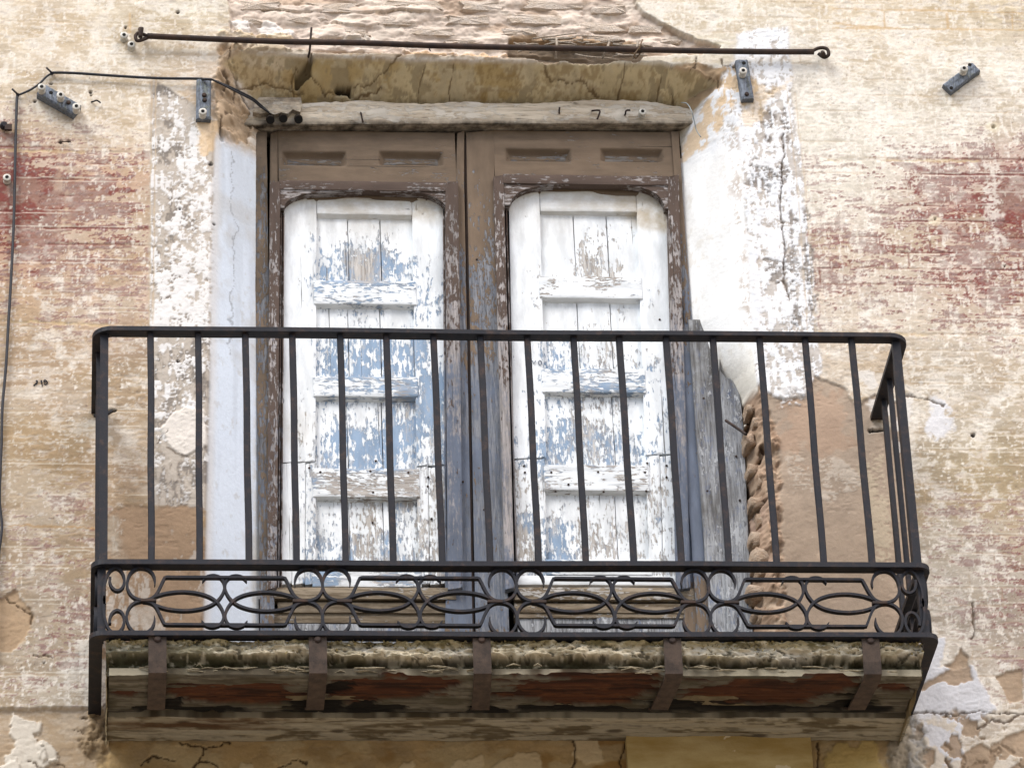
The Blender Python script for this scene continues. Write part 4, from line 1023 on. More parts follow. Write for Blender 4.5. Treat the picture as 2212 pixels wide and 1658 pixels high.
def plank(x0, x1, z0, z1, y0, y1, field, res=.006, bev=(.0015, .0015, .0015, .0015), amp=.0008, seed=0, axis='z', wob_=.0008, edge=.0012):
    """board with a gridded face at y0 and sides running back to y1; bev = (left, right, bottom, top) slopes towards the back"""
    nx = max(3, int((x1 - x0) / res) + 1); nz = max(3, int((z1 - z0) / res) + 1)
    gx = np.linspace(0, 1, nx, dtype=np.float32)[None, :]; gz = np.linspace(0, 1, nz, dtype=np.float32)[:, None]
    fx0, fx1, fz0, fz1 = x0 + bev[0], x1 - bev[1], z0 + bev[2], z1 - bev[3]
    PXx = fx0 + (fx1 - fx0) * gx + 0 * gz; PZz = fz0 + (fz1 - fz0) * gz + 0 * gx
    sc = (55, 5) if axis == 'z' else (5, 55)
    rel = fbm(PXx + seed * .37, PZz - H + seed * .11, sc[0], sc[1], 3, 300 + seed % 5)
    PYy = y0 + (rel - .5) * 2 * amp
    ew = (vnoise(PXx * 14 + seed, (PZz - H) * 14, 77) - .5) * 2 * wob_
    b = np.zeros_like(PXx); b[:, 0] = 1; b[:, -1] = 1; b[0] = 1; b[-1] = 1
    PYy = PYy + b * edge
    if axis == 'z': PXx = PXx + ew * b
    else: PZz = PZz + ew * b
    front = np.stack([PXx, PYy, PZz], -1).reshape(-1, 3)
    # ring round the face, pushed back to y1
    ring = [(0, i) for i in range(nx)] + [(j, nx - 1) for j in range(1, nz)] + [(nz - 1, i) for i in range(nx - 2, -1, -1)] + [(j, 0) for j in range(nz - 2, 0, -1)]
    rid = np.array([j * nx + i for j, i in ring])
    back = front[rid].copy()
    fxn = (back[:, 0] - fx0) / max(fx1 - fx0, 1e-6); fzn = (back[:, 2] - fz0) / max(fz1 - fz0, 1e-6)
    back[:, 0] = x0 + (x1 - x0) * fxn; back[:, 2] = z0 + (z1 - z0) * fzn; back[:, 1] = y1
    N = len(front); nr = len(rid)
    ii = np.arange(nx * nz).reshape(nz, nx)
    q = np.stack([ii[:-1, :-1], ii[:-1, 1:], ii[1:, 1:], ii[1:, :-1]], -1).reshape(-1, 4)
    # the sides get their own vertices so that the arris stays crisp
    side_f = np.arange(nr) + N; side_b = np.arange(nr) + N + nr
    q2 = np.stack([side_f, side_b, np.roll(side_b, -1), np.roll(side_f, -1)], -1)
    V = np.concatenate([front, front[rid], back])
    w = np.clip(field(V[:, 0], V[:, 2]), -.2, 1.2)
    me_ = mesh_np('board', V, np.concatenate([q, q2]), w, 'wear')
    return me_

def board(name, parent, rect, y0, y1, field, mat, bevpx=(0, 0, 0, 0), seed=None, label=None, **kw):
    """rect (u0, v0, u1, v1) is the face of the board in the photo, measured on the plane y0; bevpx (l, r, bottom, top) widen the back"""
    u0, v0, u1, v1 = rect
    vm = (v0 + v1) / 2
    xa = at(u0, vm, y0)[0]; xb = at(u1, vm, y0)[0]
    za = at((u0 + u1) / 2, v1, y0)[1]; zb = at((u0 + u1) / 2, v0, y0)[1]
    px, pz = .00131, .00152
    bev = [max(b_, .8) * (px if i < 2 else pz) for i, b_ in enumerate(bevpx)]
    if bevpx[2] > 2: bev[2] = max(.002, bevpx[2] * .00131 / .862 - (y1 - y0) * .58)
    board.n += 1
    s_ = board.n if seed is None else seed
    me_ = plank(xa - bev[0], xb + bev[1], za - bev[2], zb + bev[3], y0, y1, field, bev=bev, seed=s_, axis='x' if mat in (M_WHITE_H, M_BROWN_H, M_MOULD_H, M_GREY_H, M_SILL_H) else 'z', **kw)
    return obj(name, me_, mat, parent, label)
board.n = 0

# ------------------------------------------------------------------ lintel beam and side boards
lx, lz = at(1000, 275, YD - .03)
fr = thing('door_frame', 'weathered grey timber frame with bare head beam around the brown double door', 'door frame', (lx, YD, ZB))
def poly_plank(name, top_uv, bot_uv, y0, y1, field, mat, parent, res=.006, axis='x', seed=1, amp=.001, label=None):
    """board whose upper and lower edges follow photo points on the plane y0"""
    T = sorted(at(u, v, y0) for u, v in top_uv); B_ = sorted(at(u, v, y0) for u, v in bot_uv)
    xa, xb = B_[0][0], B_[-1][0]
    nx = int((xb - xa) / res) + 2
    gx = np.linspace(xa, xb, nx)
    zt = np.interp(gx, [p[0] for p in T], [p[1] for p in T]) + (vnoise(gx * 60, gx * 0, 5) - .5) * .006 * (axis == 'x')
    zb = np.interp(gx, [p[0] for p in B_], [p[1] for p in B_]) + (vnoise(gx * 30, gx * 0 + 4, 6) - .5) * .0012
    nz = max(3, int((zt - zb).max() / res) + 1)
    t = np.linspace(0, 1, nz)[:, None]
    PXx = gx[None] + 0 * t; PZz = zb[None] + (zt - zb)[None] * t
    sc = (5, 50) if axis == 'x' else (50, 5)
    PYy = y0 + (fbm(PXx + seed, PZz - H, sc[0], sc[1], 4, 320) - .5) * 2 * amp
    PYy[0] += .002; PYy[-1] += .002
    front = np.stack([PXx, PYy, PZz], -1).reshape(-1, 3)
    ii = np.arange(nx * nz).reshape(nz, nx)
    q = np.stack([ii[:-1, :-1], ii[:-1, 1:], ii[1:, 1:], ii[1:, :-1]], -1).reshape(-1, 4)
    rid = np.concatenate([ii[0], ii[1:, -1], ii[-1, ::-1][1:], ii[::-1, 0][1:-1]])
    back = front[rid].copy(); back[:, 1] = y1
    N = len(front); nr = len(rid)
    sf = np.arange(nr) + N; sb = sf + nr
    q2 = np.stack([sf, sb, np.roll(sb, -1), np.roll(sf, -1)], -1)
    V = np.concatenate([front, front[rid], back])
    w = np.clip(field(V[:, 0], V[:, 2]), -.2, 1.2)
    return obj(name, mesh_np('board', V, np.concatenate([q, q2]), w, 'wear'), mat, parent, label)
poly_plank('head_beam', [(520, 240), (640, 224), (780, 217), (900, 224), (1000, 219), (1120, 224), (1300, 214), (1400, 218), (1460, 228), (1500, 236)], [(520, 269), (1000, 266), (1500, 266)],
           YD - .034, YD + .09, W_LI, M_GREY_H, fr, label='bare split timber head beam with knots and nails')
board('post', fr, (555, 284, 585, 1420), YD - .008, YD + .09, W_BR, M_BROWN_V, res=.008)
board('post', fr, (1466, 284, 1482, 760), YD - .006, YD + .09, W_BR, M_BROWN_V, res=.008)
board('post', fr, (1486, 700, 1512, 1420), YD - .010, YD + .09, W_BR, M_BROWN_V, res=.008)
board('side_board', fr, (1513, 690, 1556, 1420), YD - .020, YD + .09, W_GR, M_GREY_V, res=.006, amp=.002, label='grey side board with a dark edge')
P = [at(u, v, YD - .028) for u, v in ((1554, 760), (1556, 800), (1566, 812), (1570, 822), (1580, 818), (1590, 832), (1597, 850), (1602, 885), (1608, 950), (1614, 1100), (1620, 1230), (1628, 1420), (1572, 1420), (1560, 1000))]
def shaped_board(name, P, y0, y1, field, mat, parent, label=None, res=.006):
    pa = np.array(P); xa, za = pa.min(0); xb, zb = pa.max(0)
    zlev = np.linspace(za + 1e-5, zb - 1e-5, max(4, int((zb - za) / res) + 1))
    V = []; rows = []
    nx = 12
    for z in zlev:
        xsn = []
        n = len(P)
        for i in range(n):
            (ax, az), (bx, bz) = P[i], P[(i + 1) % n]
            if (az > z) != (bz > z): xsn.append(ax + (z - az) / (bz - az) * (bx - ax))
        if len(xsn) >= 2: rows.append((z, min(xsn), max(xsn)))
    for z, a_, b_ in rows:
        for k in range(nx):
            t = k / (nx - 1)
            x = a_ + (b_ - a_) * t
            V.append((x, y0 + (.002 if k in (0, nx - 1) else 0) + (fbm(np.array([x]), np.array([z - H]), 60, 5, 3, 330)[0] - .5) * .004, z))
    V = np.array(V, np.float32); nz = len(rows)
    ii = np.arange(nx * nz).reshape(nz, nx)
    q = np.stack([ii[:-1, :-1], ii[:-1, 1:], ii[1:, 1:], ii[1:, :-1]], -1).reshape(-1, 4)
    rid = np.concatenate([ii[0], ii[1:, -1], ii[-1, ::-1][1:], ii[::-1, 0][1:-1]])
    back = V[rid].copy(); back[:, 1] = y1
    N = len(V); nr = len(rid); sf = np.arange(nr) + N; sb = sf + nr
    q2 = np.stack([sf, sb, np.roll(sb, -1), np.roll(sf, -1)], -1)
    VV = np.concatenate([V, V[rid], back])
    return obj(name, mesh_np('board', VV, np.concatenate([q, q2]), np.clip(field(VV[:, 0], VV[:, 2]), -.2, 1.2), 'wear'), mat, parent, label)
shaped_board('side_board', P, YD - .028, YD + .09, W_GR, M_GREY_V, fr, 'pale grey side board with a jagged broken top')

# ------------------------------------------------------------------ the two brown door leaves
def leaf(label, o):
    """o: dict of photo measurements of one leaf"""
    x, _ = at((o['l'] + o['r']) / 2, 1300, YD)
    t = thing('door_leaf', label, 'door leaf', (x, YD + .02, ZB), 'leaves of the balcony door')
    y = YD
    l, r, lb, rb = o['l'], o['r'], o['lb'], o['rb']
    vt, vp0, vp1, vm = o['vt'], o['vp0'], o['vp1'], o['vm']
    a0, a1, b0, b1 = o['pan']
    # head of the leaf: rails, muntins and two sunk panels with a sloping top edge
    zt_ = at((l + r) / 2, vt, y)[1]; zb_ = at((l + r) / 2, vm + 8, y)[1]
    hl, hr = o['head']
    me_ = plank(at(hl, 330, y)[0], at(hr, 330, y)[0], zb_, zt_, y, y + .045, W_BR, res=.0035, seed=int(l), axis='x')
    co = np.empty(len(me_.vertices) * 3, np.float32); me_.vertices.foreach_get('co', co); co = co.reshape(-1, 3)
    sunk = np.zeros(len(co), np.float32); floors = []
    for (ua, ub) in ((a0, a1), (b0, b1)):
        xa_, z1_ = at(ua, vp0, y); xb_, _ = at(ub, vp0, y); z0_ = at(ua, vp1 + 3, y)[1]
        e_ = np.minimum(np.minimum((co[:, 0] - xa_) / .013, (xb_ - co[:, 0]) / .013), np.minimum((z1_ - co[:, 2]) / .014, (co[:, 2] - z0_) / .010))
        sunk = np.maximum(sunk, np.clip(e_, 0, 1)); floors.append((xa_ + .013, xb_ - .013, z0_ + .010, z1_ - .014))
    fr_ = co[:, 1] < y + .02
    co[:, 1] += sunk * .018 * fr_
    me_.vertices.foreach_set('co', co.ravel()); me_.update()
    obj('head_board', me_, M_BROWN_H, t)
    for (xa_, xb_, z0_, z1_) in floors:
        obj('panel', plank(xa_ + .001, xb_ - .001, z0_ + .001, z1_ - .001, y + .0168, y + .019, lambda x_, z_: W_BR(x_, z_) * np.array([.62, 1, 1], np.float32) + np.array([0, .1, .12], np.float32), res=.004, seed=int(xa_ * 100), axis='x', amp=.0012), M_BROWN_H, t)
    # stiles
    for ua, ub, ul, ur in o['stiles']:
        f_ = (vt - vm) / (1420 - vm)
        P_ = [at(ua + (ul - ua) * f_, vt, y), at(ub if ub < (l + r) / 2 + 200 and ua > l else ub, vt, y), at(ub, vm + 9, y), at(ur, 1420, y), at(ul, 1420, y)]
        shaped_board('stile', [(p[0], p[1]) for p in P_], y, y + .05, W_BR, M_BROWN_V, t, res=.008)
    # raised arched moulding round the shutter
    yo = y - .021
    m0, m1, mi0, mi1, n0, n1, ni0, ni1 = o['mould']
    vb = 1272
    P_ = [at(m0, vm, yo), at(mi0, vm, yo), at(ni0, vb, yo), at(n0, vb, yo)]
    shaped_board('moulding', P_, yo, y + .004, W_MO, M_MOULD_V, t)
    P_ = [at(mi1, vm, yo), at(m1, vm, yo), at(n1, vb, yo), at(ni1, vb, yo)]
    shaped_board('moulding', P_, yo, y + .004, W_MO, M_MOULD_V, t)
    board('moulding', t, (mi0 - 1, vm, mi1 + 1, vm + 19), yo - .001, y + .004, W_MO, M_MOULD_H, (0, 0, 3, 0))
    # corner brackets of the arch, each a curved spandrel with a thin tail
    yb_ = yo + .004
    for sgn, ue, ve, tail in o['spandrel']:
        pts = [(ue, vm + 18), (ue + sgn * tail, vm + 18), (ue + sgn * tail, vm + 22)]
        hgt_ = ve - (vm + 20)
        for k in range(9):
            a = math.radians(90 * k / 8)
            pts.append((ue + sgn * (16 + (o['rad'] - 16) * (1 - math.sin(a)) ** 1.0), vm + 24 + hgt_ * (1 - math.cos(a))))
        pts += [(ue + sgn * 14, ve + 4), (ue, ve + 4)]
        Q = [at(u, v, yb_) for u, v in pts]
        area = sum(Q[i][0] * Q[(i + 1) % len(Q)][1] - Q[(i + 1) % len(Q)][0] * Q[i][1] for i in range(len(Q)))
        if area < 0: Q = Q[::-1]
        mm = MB(); mm.prism(Q, yb_, y + .028)
        me_ = mm.mesh('bracket'); ca = me_.color_attributes.new('wear', 'FLOAT_COLOR', 'POINT')
        for i, v_ in enumerate(me_.vertices): ca.data[i].color = (.52, 0, .08, 1)
        obj('corner_bracket', me_, M_MOULD_H, t)
    # deep slot above the shutter
    board('head_fillet', t, (mi0 + 4, vm + 26, mi1 - 4, vm + 44), y + .012, y + .05, W_BR, M_BROWN_H, amp=.002)
    # thin beads at the sides of the opening
    for ua, ub in o['beads']:
        P_ = [at(ua, o['vs'] + 34, y + .003), at(ua + 3.4, o['vs'] + 34, y + .003), at(ub + 3.4, vb, y + .003), at(ub, vb, y + .003)]
        shaped_board('bead', P_, y + .003, y + .03, W_MO, M_MOULD_V, t, res=.02)
    # foot of the leaf
    for kind, rect, yy, mat, fld_ in o['foot']:
        board(kind, t, rect, y + yy, y + yy + .035, fld_, mat, amp=.0015, res=.008)
    return t
FIELD = lambda a, b_, c_: (lambda x, z: np.tile(np.array([a, b_, c_], np.float32), (len(x), 1)))
leaf('brown door leaf left of the centre gap, two sunk panels above its arched opening',
     dict(head=(600, 985), l=582, r=1003, lb=575, rb=1026, vt=283, vp0=326, vp1=354, vm=391, pan=(609, 748, 818, 957),
          stiles=[(583, 600, 574, 592), (985, 1003, 960, 1022)], mould=(583, 990, 606, 962, 577, 1000, 598, 968), vs=425, rad=96,
          spandrel=[(1, 598, 444, 185), (-1, 986, 460, 165)], beads=[(606, 600), (611, 606), (957, 962), (962, 968)],
          foot=[('bottom_rail', (590, 1268, 985, 1292), -.004, M_SILL_H, FIELD(.25, 0, .15)), ('bottom_rail', (600, 1300, 970, 1322), .004, M_SILL_H, FIELD(.1, 0, .5)),
                ('bottom_board', (590, 1324, 990, 1344), .010, M_SILL_H, FIELD(.15, 0, .35)), ('bottom_board', (590, 1346, 990, 1390), .012, M_GREY_V, FIELD(.35, .2, .05))]))
leaf('brown door leaf right of the centre gap, with scraped paint on its meeting stile',
     dict(head=(1066, 1456), l=1009, r=1466, lb=1028, rb=1500, vt=282, vp0=320, vp1=346, vm=378, pan=(1091, 1233, 1296, 1432),
          stiles=[(1009, 1068, 1029, 1102), (1455, 1468, 1480, 1514)], mould=(1066, 1466, 1088, 1442, 1092, 1492, 1112, 1462), vs=410, rad=92,
          spandrel=[(1, 1086, 438, 110), (-1, 1452, 446, 100)], beads=[(1092, 1116), (1440, 1462), (1446, 1470)],
          foot=[('bottom_rail', (1112, 1268, 1500, 1294), -.004, M_SILL_H, FIELD(.4, 0, .06)), ('bottom_rail', (1112, 1303, 1500, 1322), .004, M_SILL_H, FIELD(.3, 0, .12)),
                ('bottom_panel', (1120, 1334, 1290, 1390), .014, M_GREY_V, FIELD(.3, .1, .05)), ('bottom_panel', (1330, 1334, 1480, 1390), .014, M_GREY_V, FIELD(.3, .1, .05)), ('muntin', (1290, 1330, 1330, 1390), .008, M_GREY_V, FIELD(.3, .15, .05)), ('bottom_rail', (1112, 1323, 1500, 1333), .008, M_SILL_H, FIELD(.3, 0, .1))]))
# pale weather strip in the gap between the leaves
P = [at(1004, 286, YD - .004), at(1008.5, 286, YD - .004), at(1027, 1420, YD - .004), at(1022, 1420, YD - .004)]
shaped_board('weather_strip', P, YD + .012, YD + .05, FIELD(.9, 0, .1), M_MOULD_V, fr, res=.02)

# ------------------------------------------------------------------ white panelled shutters set in the leaves
def shutter(label, o, W):
    x, _ = at((o['l'] + o['r']) / 2, 1250, YS)
    t = thing('shutter', label, 'shutter', (x, YS, H - .40), 'white panelled shutters of the door')
    l, r, lb, rb = o['l'], o['r'], o['lb'], o['rb']
    pl, pr, plb, prb = o['pl'], o['pr'], o['plb'], o['prb']
    vt, vbot, vj = o['vt'], o['vb'], o['vj']
    li = lambda a, b_, v: a + (b_ - a) * (v - vt) / (vbot - vt)
    dp = .022
    def quad(name, ua0, ub0, v0, v1, ua1, ub1, y0, y1, mat=M_WHITE_V, res=.005, lab=None):
        Q = [at(ua0, v0, y0), at(ub0, v0, y0), at(ub1, v1, y0), at(ua1, v1, y0)]
        return shaped_board(name, Q, y0, y1, W, mat, t, lab, res)
    # stiles, spliced with newer pieces at the foot
    quad('stile', l, pl, vt, vj, li(l, lb, vj), li(pl, plb, vj), YS, YS + dp + .004)
    quad('stile', pr, r, vt, vj + o['dj'], li(pr, prb, vj), li(r, rb, vj), YS, YS + dp + .004)
    for (a, b_) in o['splice_l']:
        quad('stile_splice', li(l, lb, vj) + a, li(l, lb, vj) + b_, vj + .4, vbot, lb + a, lb + b_, YS + .001, YS + dp + .004)
    for (a, b_) in o['splice_r']:
        quad('stile_splice', li(pr, prb, vj) + a, li(pr, prb, vj) + b_, vj + o['dj'] + .4, vbot, prb + a, prb + b_, YS + .001, YS + dp + .004)
    # rails with a bevelled lower edge
    nm = len(o['rails'])
    for k, (v0, v1, vb_) in enumerate(o['rails']):
        vm = (v0 + v1) / 2
        ua, ub = li(pl, plb, vm), li(pr, prb, vm)
        e = 5 if k else 0
        board('rail', t, (ua - e + (1 if k == 0 else 0), v0, ub + e - (1 if k == 0 else 0), v1), YS - (.004 if k else -.0006), YS + dp, W, M_WHITE_H, (0, 0, vb_ - v1, 0), res=.005, amp=.0012)
    # boards behind
    for k in range(nm - 1):
        v0 = o['rails'][k][2] - 12; v1 = o['rails'][k + 1][0] + 14
        vm = (v0 + v1) / 2
        ua, ub = li(pl, plb, vm) - 6, li(pr, prb, vm) + 6
        cuts = [ua] + [ua + (ub - ua) * f + rng.uniform(-2, 2) for f in o['cuts']] + [ub]
        for i in range(len(cuts) - 1):
            gp = 1.0 if i else .6
            board('panel_board', t, (cuts[i] + gp, v0, cuts[i + 1] - gp, v1), YS + .016 + rng.uniform(-.001, .0015), YS + dp + .006, W, M_WHITE_V, res=.004, amp=.0008)
    return t
shutter('white panelled shutter in the left leaf, blue undercoat and bare wood showing',
        dict(l=613, r=957, lb=606, rb=966, pl=684, pr=890, plb=680, prb=905, vt=421, vb=1262, vj=998, dj=8, cuts=(.335, .65),
             splice_l=[(0, 24), (25, 52), (53, 76)], splice_r=[(0, 24), (25, 60)],
             rails=[(421, 462, 479), (606, 656, 673), (813, 855, 873), (1011, 1072, 1088), (1215, 1266, 1268)]), W_SH)
shutter('white panelled shutter in the right leaf, paint mostly intact on its upper half',
        dict(l=1099, r=1443, lb=1116, rb=1464, pl=1165, pr=1374, plb=1187, prb=1404, vt=409, vb=1256, vj=990, dj=-8, cuts=(.36, .68),
             splice_l=[(0, 40), (41, 66)], splice_r=[(0, 30), (31, 60)],
             rails=[(409, 456, 470), (597, 643, 658), (796, 846, 861), (1004, 1058, 1074), (1208, 1240, 1243)]), W_SH2)
# nail heads and a knot on the woodwork
NAIL = MB(); NAIL.lathe([(0, .0036), (.0014, .0034), (.0022, .0018)], (0, 0, 0), (0, -1, 0), 7); NAIL = NAIL.mesh('nail'); NAIL.materials.append(M_RUST)
def nails(parent, y, pts):
    for u, v in pts:
        o = bpy.data.objects.new('nail', NAIL); COL.objects.link(o)
        o.parent = parent; o.matrix_parent_inverse = Matrix.Translation(parent.location).inverted()
        x, z = at(u, v, y); o.location = (x, y + .0004, z)
SH = [o for o in bpy.data.objects if o.name.startswith('shutter')]
LF = [o for o in bpy.data.objects if o.name.startswith('door_leaf')]
nails(SH[0], YS - .0045, [(692, 1019), (800, 1017), (882, 1020), (806, 1063)]); nails(SH[0], YS - .001, [(640, 1003), (668, 1010), (925, 1030), (924, 1050), (932, 1120), (640, 905)]); nails(SH[0], YS + .014, [(805, 1128), (812, 995)])
nails(SH[1], YS - .0045, [(1191, 1020), (1292, 1019), (1393, 1020), (1228, 1046), (1200, 1061), (1304, 1062), (1396, 1060)]); nails(SH[1], YS - .001, [(1132, 1006), (1134, 1020), (1398, 1000), (1440, 1005), (1440, 1030), (1405, 735), (1425, 690)])
nails(LF[0], YD - .001, [(990, 1078), (995, 1115), (992, 880), (1000, 1040), (995, 1180)]); nails(LF[1], YD - .001, [(1090, 1002), (1090, 1018), (1046, 1100), (1030, 560), (1094, 1220)])
nails(fr, YD - .030, [(1520, 860), (1528, 1060), (1590, 985), (1598, 1080)])
board('threshold_rail', fr, (1118, 1243, 1478, 1262), YS - .003, YS + .05, FIELD(.9, .1, .05), M_WHITE_H)

# ------------------------------------------------------------------ balcony floor: mortar bed, boards, wall timber, straps
HW = 1.1                                    # half width of the iron frame
sl = thing('balcony_floor', 'rotting balcony floor of mossy mortar and reddish brown boards under the railing', 'balcony floor', (0, -D / 2, ZB - .12))
ZS = ZB - .105                              # underside of the boards
xl, xr = -HW + .022, HW - .022
# crumbling front edge of the mortar
nx, nz = 520, 46
gx = np.linspace(xl, xr, nx); gt = np.linspace(0, 1, nz)
T, XX = np.meshgrid(gt, gx, indexing='ij')
T = T.astype(np.float32); XX = XX.astype(np.float32)
zz = ZB - .008 - T * .088
n1 = fbm(XX, T, 9, 2.6, 5, 401, .62); n2 = fbm(XX, T, 62, 11, 3, 402, .65); n3 = fbm(XX, T, 4, 1.0, 3, 403)
tw = T + (n3 - .5) * .35 + (n1 - .5) * .22
lip = ss(.20, .05, tw); body = ss(.05, .25, tw) * ss(.58, .46, tw); rec = ss(.46, .60, tw) * ss(1.12, .98, tw)
YY = -D + .012 - lip * .010 - body * .010 + rec * .034 + (n1 - .5) * .030 + (n2 - .5) * .022 + (fbm(XX, T, 20, 5.5, 4, 405) - .5) * .020
YY[0] += .01
cl = np.empty(XX.shape + (3,), np.float32)
cl[:] = S(204, 190, 162)
def mixin(m_, cc, k=1.0):
    global cl
    cl = cl + (np.asarray(cc, np.float32) - cl) * (np.clip(m_, 0, 1) * k)[..., None]
nc = uni(n2); nb = uni(n1)
mixin(ss(.3, .8, nc), S(232, 218, 190)); mixin(ss(.7, .95, nb), S(220, 212, 196), .8)
mixin(lip, S(178, 162, 120), .8); mixin(ss(.55, .8, uni(fbm(XX, T, 22, 3, 4, 404))) * (1 - body * .6), S(98, 88, 52), .8)
mixin(rec, S(70, 68, 48), .9)  # shade of the recess painted into the mossy mortar colour
leftm = ss(-.55, -.85, XX + (n3 - .5) * .4); mixin(leftm * (1 - lip), S(88, 86, 62), .7)
mixin(ss(.8, .95, nc), S(64, 56, 38), .85); mixin(ss(.8, .97, uni(fbm(XX, T, 50, 7, 4, 406))), S(240, 230, 206), .7)
V = np.stack([XX, YY, zz], -1).reshape(-1, 3)
ii = np.arange(nx * nz).reshape(nz, nx)
q = np.stack([ii[:-1, :-1], ii[1:, :-1], ii[1:, 1:], ii[:-1, 1:]], -1).reshape(-1, 4)
obj('mortar_bed', mesh_np('mortar', V, q, cl.reshape(-1, 3)), M_ROUGH, sl)
# end faces and top of the floor
m = MB()
m.box(xl + .002, xr - .002, -D + .06, -.002, ZB - .066, ZB - .004)
obj('bed_core', m, flat_mat('mortar core', tuple(S(120, 108, 84)), .95, .3, 30), sl)
for xe in (xl, xr):
    nyy = 90
    gy_ = np.linspace(-D + .03, -.0, nyy); TT, GY = np.meshgrid(np.linspace(0, 1, 24), gy_, indexing='ij')
    TT = TT.astype(np.float32); GY = GY.astype(np.float32)
    e1 = fbm(GY, TT, 16, 2.4, 5, 410 + int(xe > 0), .62)
    XE = xe + np.sign(xe) * ((e1 - .5) * .016 - .004)
    V = np.stack([XE, GY, ZB - .006 - TT * .1], -1).reshape(-1, 3)
    ii = np.arange(V.shape[0]).reshape(24, nyy)
    q = np.stack([ii[:-1, :-1], ii[1:, :-1], ii[1:, 1:], ii[:-1, 1:]], -1).reshape(-1, 4)
    if xe < 0: q = q[:, ::-1]
    ce = S(160, 144, 112)[None] * (.6 + .8 * e1.reshape(-1, 1))
    obj('mortar_end', mesh_np('mortar', V, q, ce), M_ROUGH, sl)

# boards of the underside: three lengths side by side
RED = [(520, 1497, 150, 24), (430, 1492, 50, 14), (600, 1505, 80, 16), (835, 1487, 120, 24), (760, 1495, 60, 30), (900, 1480, 70, 18), (1250, 1492, 150, 30), (1180, 1488, 80, 14), (1350, 1480, 60, 22), (1650, 1494, 170, 30), (1550, 1500, 80, 26), (1770, 1478, 80, 20), (1935, 1486, 34, 9), (270, 1497, 30, 8)]
BLK = [(690, 1525, 60, 16), (720, 1488, 40, 14), (430, 1530, 90, 8), (1050, 1532, 40, 7), (1460, 1525, 70, 14), (1520, 1515, 60, 10), (1830, 1520, 60, 14), (340, 1528, 40, 10), (1880, 1530, 60, 6), (1240, 1530, 120, 6), (800, 1528, 60, 10), (370, 1520, 24, 14), (1620, 1528, 120, 8)]
def soffit(name, ya, yb, z0, z1, seed, x0=xl + .008, x1=xr - .008, lab=None, wallboard=False):
    nxx = int((x1 - x0) / .005); nyy = max(6, int((yb - ya) / .005))
    gx = np.linspace(x0, x1, nxx); gy_ = np.linspace(ya, yb, nyy)
    GY, GX = np.meshgrid(gy_, gx, indexing='ij'); GX = GX.astype(np.float32); GY = GY.astype(np.float32)
    g1 = uni(fbm(GX, GY, 5, 60, 5, seed, .6)); g2 = uni(fbm(GX, GY, 16, 160, 4, seed + 1, .6)); g3 = uni(fbm(GX, GY, 9, 22, 5, seed + 2, .6))
    cc = np.empty(GX.shape + (3,), np.float32)
    base = S(100, 94, 80) if not wallboard else S(172, 162, 138)
    cc[:] = base
    def mx(m_, c2, k=1.0):
        nonlocal cc
        cc = cc + (np.asarray(c2, np.float32) - cc) * (np.clip(m_, 0, 1) * k)[..., None]
    mx(g1, S(150, 144, 130), .75); mx(ss(.6, .9, g2), S(70, 62, 50), .6); mx(ss(.55, .9, g3), S(80, 74, 54), .6)
    zd = np.zeros_like(GX)
    if not wallboard:
        r_ = np.zeros_like(GX); k_ = np.zeros_like(GX)
        jag = (g1 - .5) * 1.3 + (g2 - .5) * .35 + (g3 - .5) * .6
        for lst, nm in ((RED, 'r'), (BLK, 'k')):
            for (u, v, a_, b_) in lst:
                px, py = at_z(u, v, z0)
                wx = a_ * .00131; wy = b_ * .00131 / .506
                dd = 1.15 - np.hypot((GX - px) / wx, (GY - py) / wy) + jag * (.42 if nm == 'r' else .5)
                mm_ = ss(.0, .16, dd)
                if nm == 'r': r_ = np.maximum(r_, mm_)
                else: k_ = np.maximum(k_, mm_)
        mx(r_, S(86, 50, 31)); mx(r_ * ss(.45, .9, g1), S(48, 27, 18), .85); mx(r_ * ss(.7, .97, g2), S(122, 76, 45), .5)
        mx(k_, S(20, 16, 12), .95)
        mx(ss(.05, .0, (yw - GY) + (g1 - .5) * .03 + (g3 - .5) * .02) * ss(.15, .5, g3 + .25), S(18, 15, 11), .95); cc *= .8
        zd += r_ * .008 + k_ * .006
    else:
        mx(ss(.62, .85, g3), S(92, 76, 52), .6); mx(ss(.6, .95, g1), S(184, 176, 154), .6)
        for u, v in ((730, 1577), (1638, 1588), (1330, 1578), (395, 1560), (1010, 1555)):
            px, py = at_z(u, v, z0)
            mx(ss(.03, .012, np.hypot((GX - px), (GY - py) * 2.0) + (g3 - .5) * .012), S(58, 44, 30), .8)
        px0 = at_z(420, 1562, z0); mx(ss(.25, .0, np.hypot((GX - px0[0]) * .7, (GY - px0[1]) * 5) + (g1 - .5) * .2), S(84, 56, 32), .8)
    ZZ = z0 + zd + (g1 - .5) * .003 + (g2 - .5) * .0015 + (g3 - .5) * .003
    ZZ[0] += .003; ZZ[-1] += .003
    front = np.stack([GX, GY, ZZ], -1).reshape(-1, 3)
    ii = np.arange(nxx * nyy).reshape(nyy, nxx)
    q = np.stack([ii[:-1, :-1], ii[1:, :-1], ii[1:, 1:], ii[:-1, 1:]], -1).reshape(-1, 4)
    rid = np.concatenate([ii[0], ii[1:, -1], ii[-1, ::-1][1:], ii[::-1, 0][1:-1]])
    back = front[rid].copy(); back[:, 2] = z1
    jitter = (vnoise(back[:, 0] * 30, back[:, 0] * 0 + seed, 12) - .5) * .012
    N = len(front); nr = len(rid); sf = np.arange(nr) + N; sb = sf + nr
    q2 = np.stack([sf, np.roll(sf, -1), np.roll(sb, -1), sb], -1)
    cflat = cc.reshape(-1, 3)
    en = uni(fbm(back[:, 0], back[:, 2] - H, 9, 60, 4, seed + 7))[:, None]
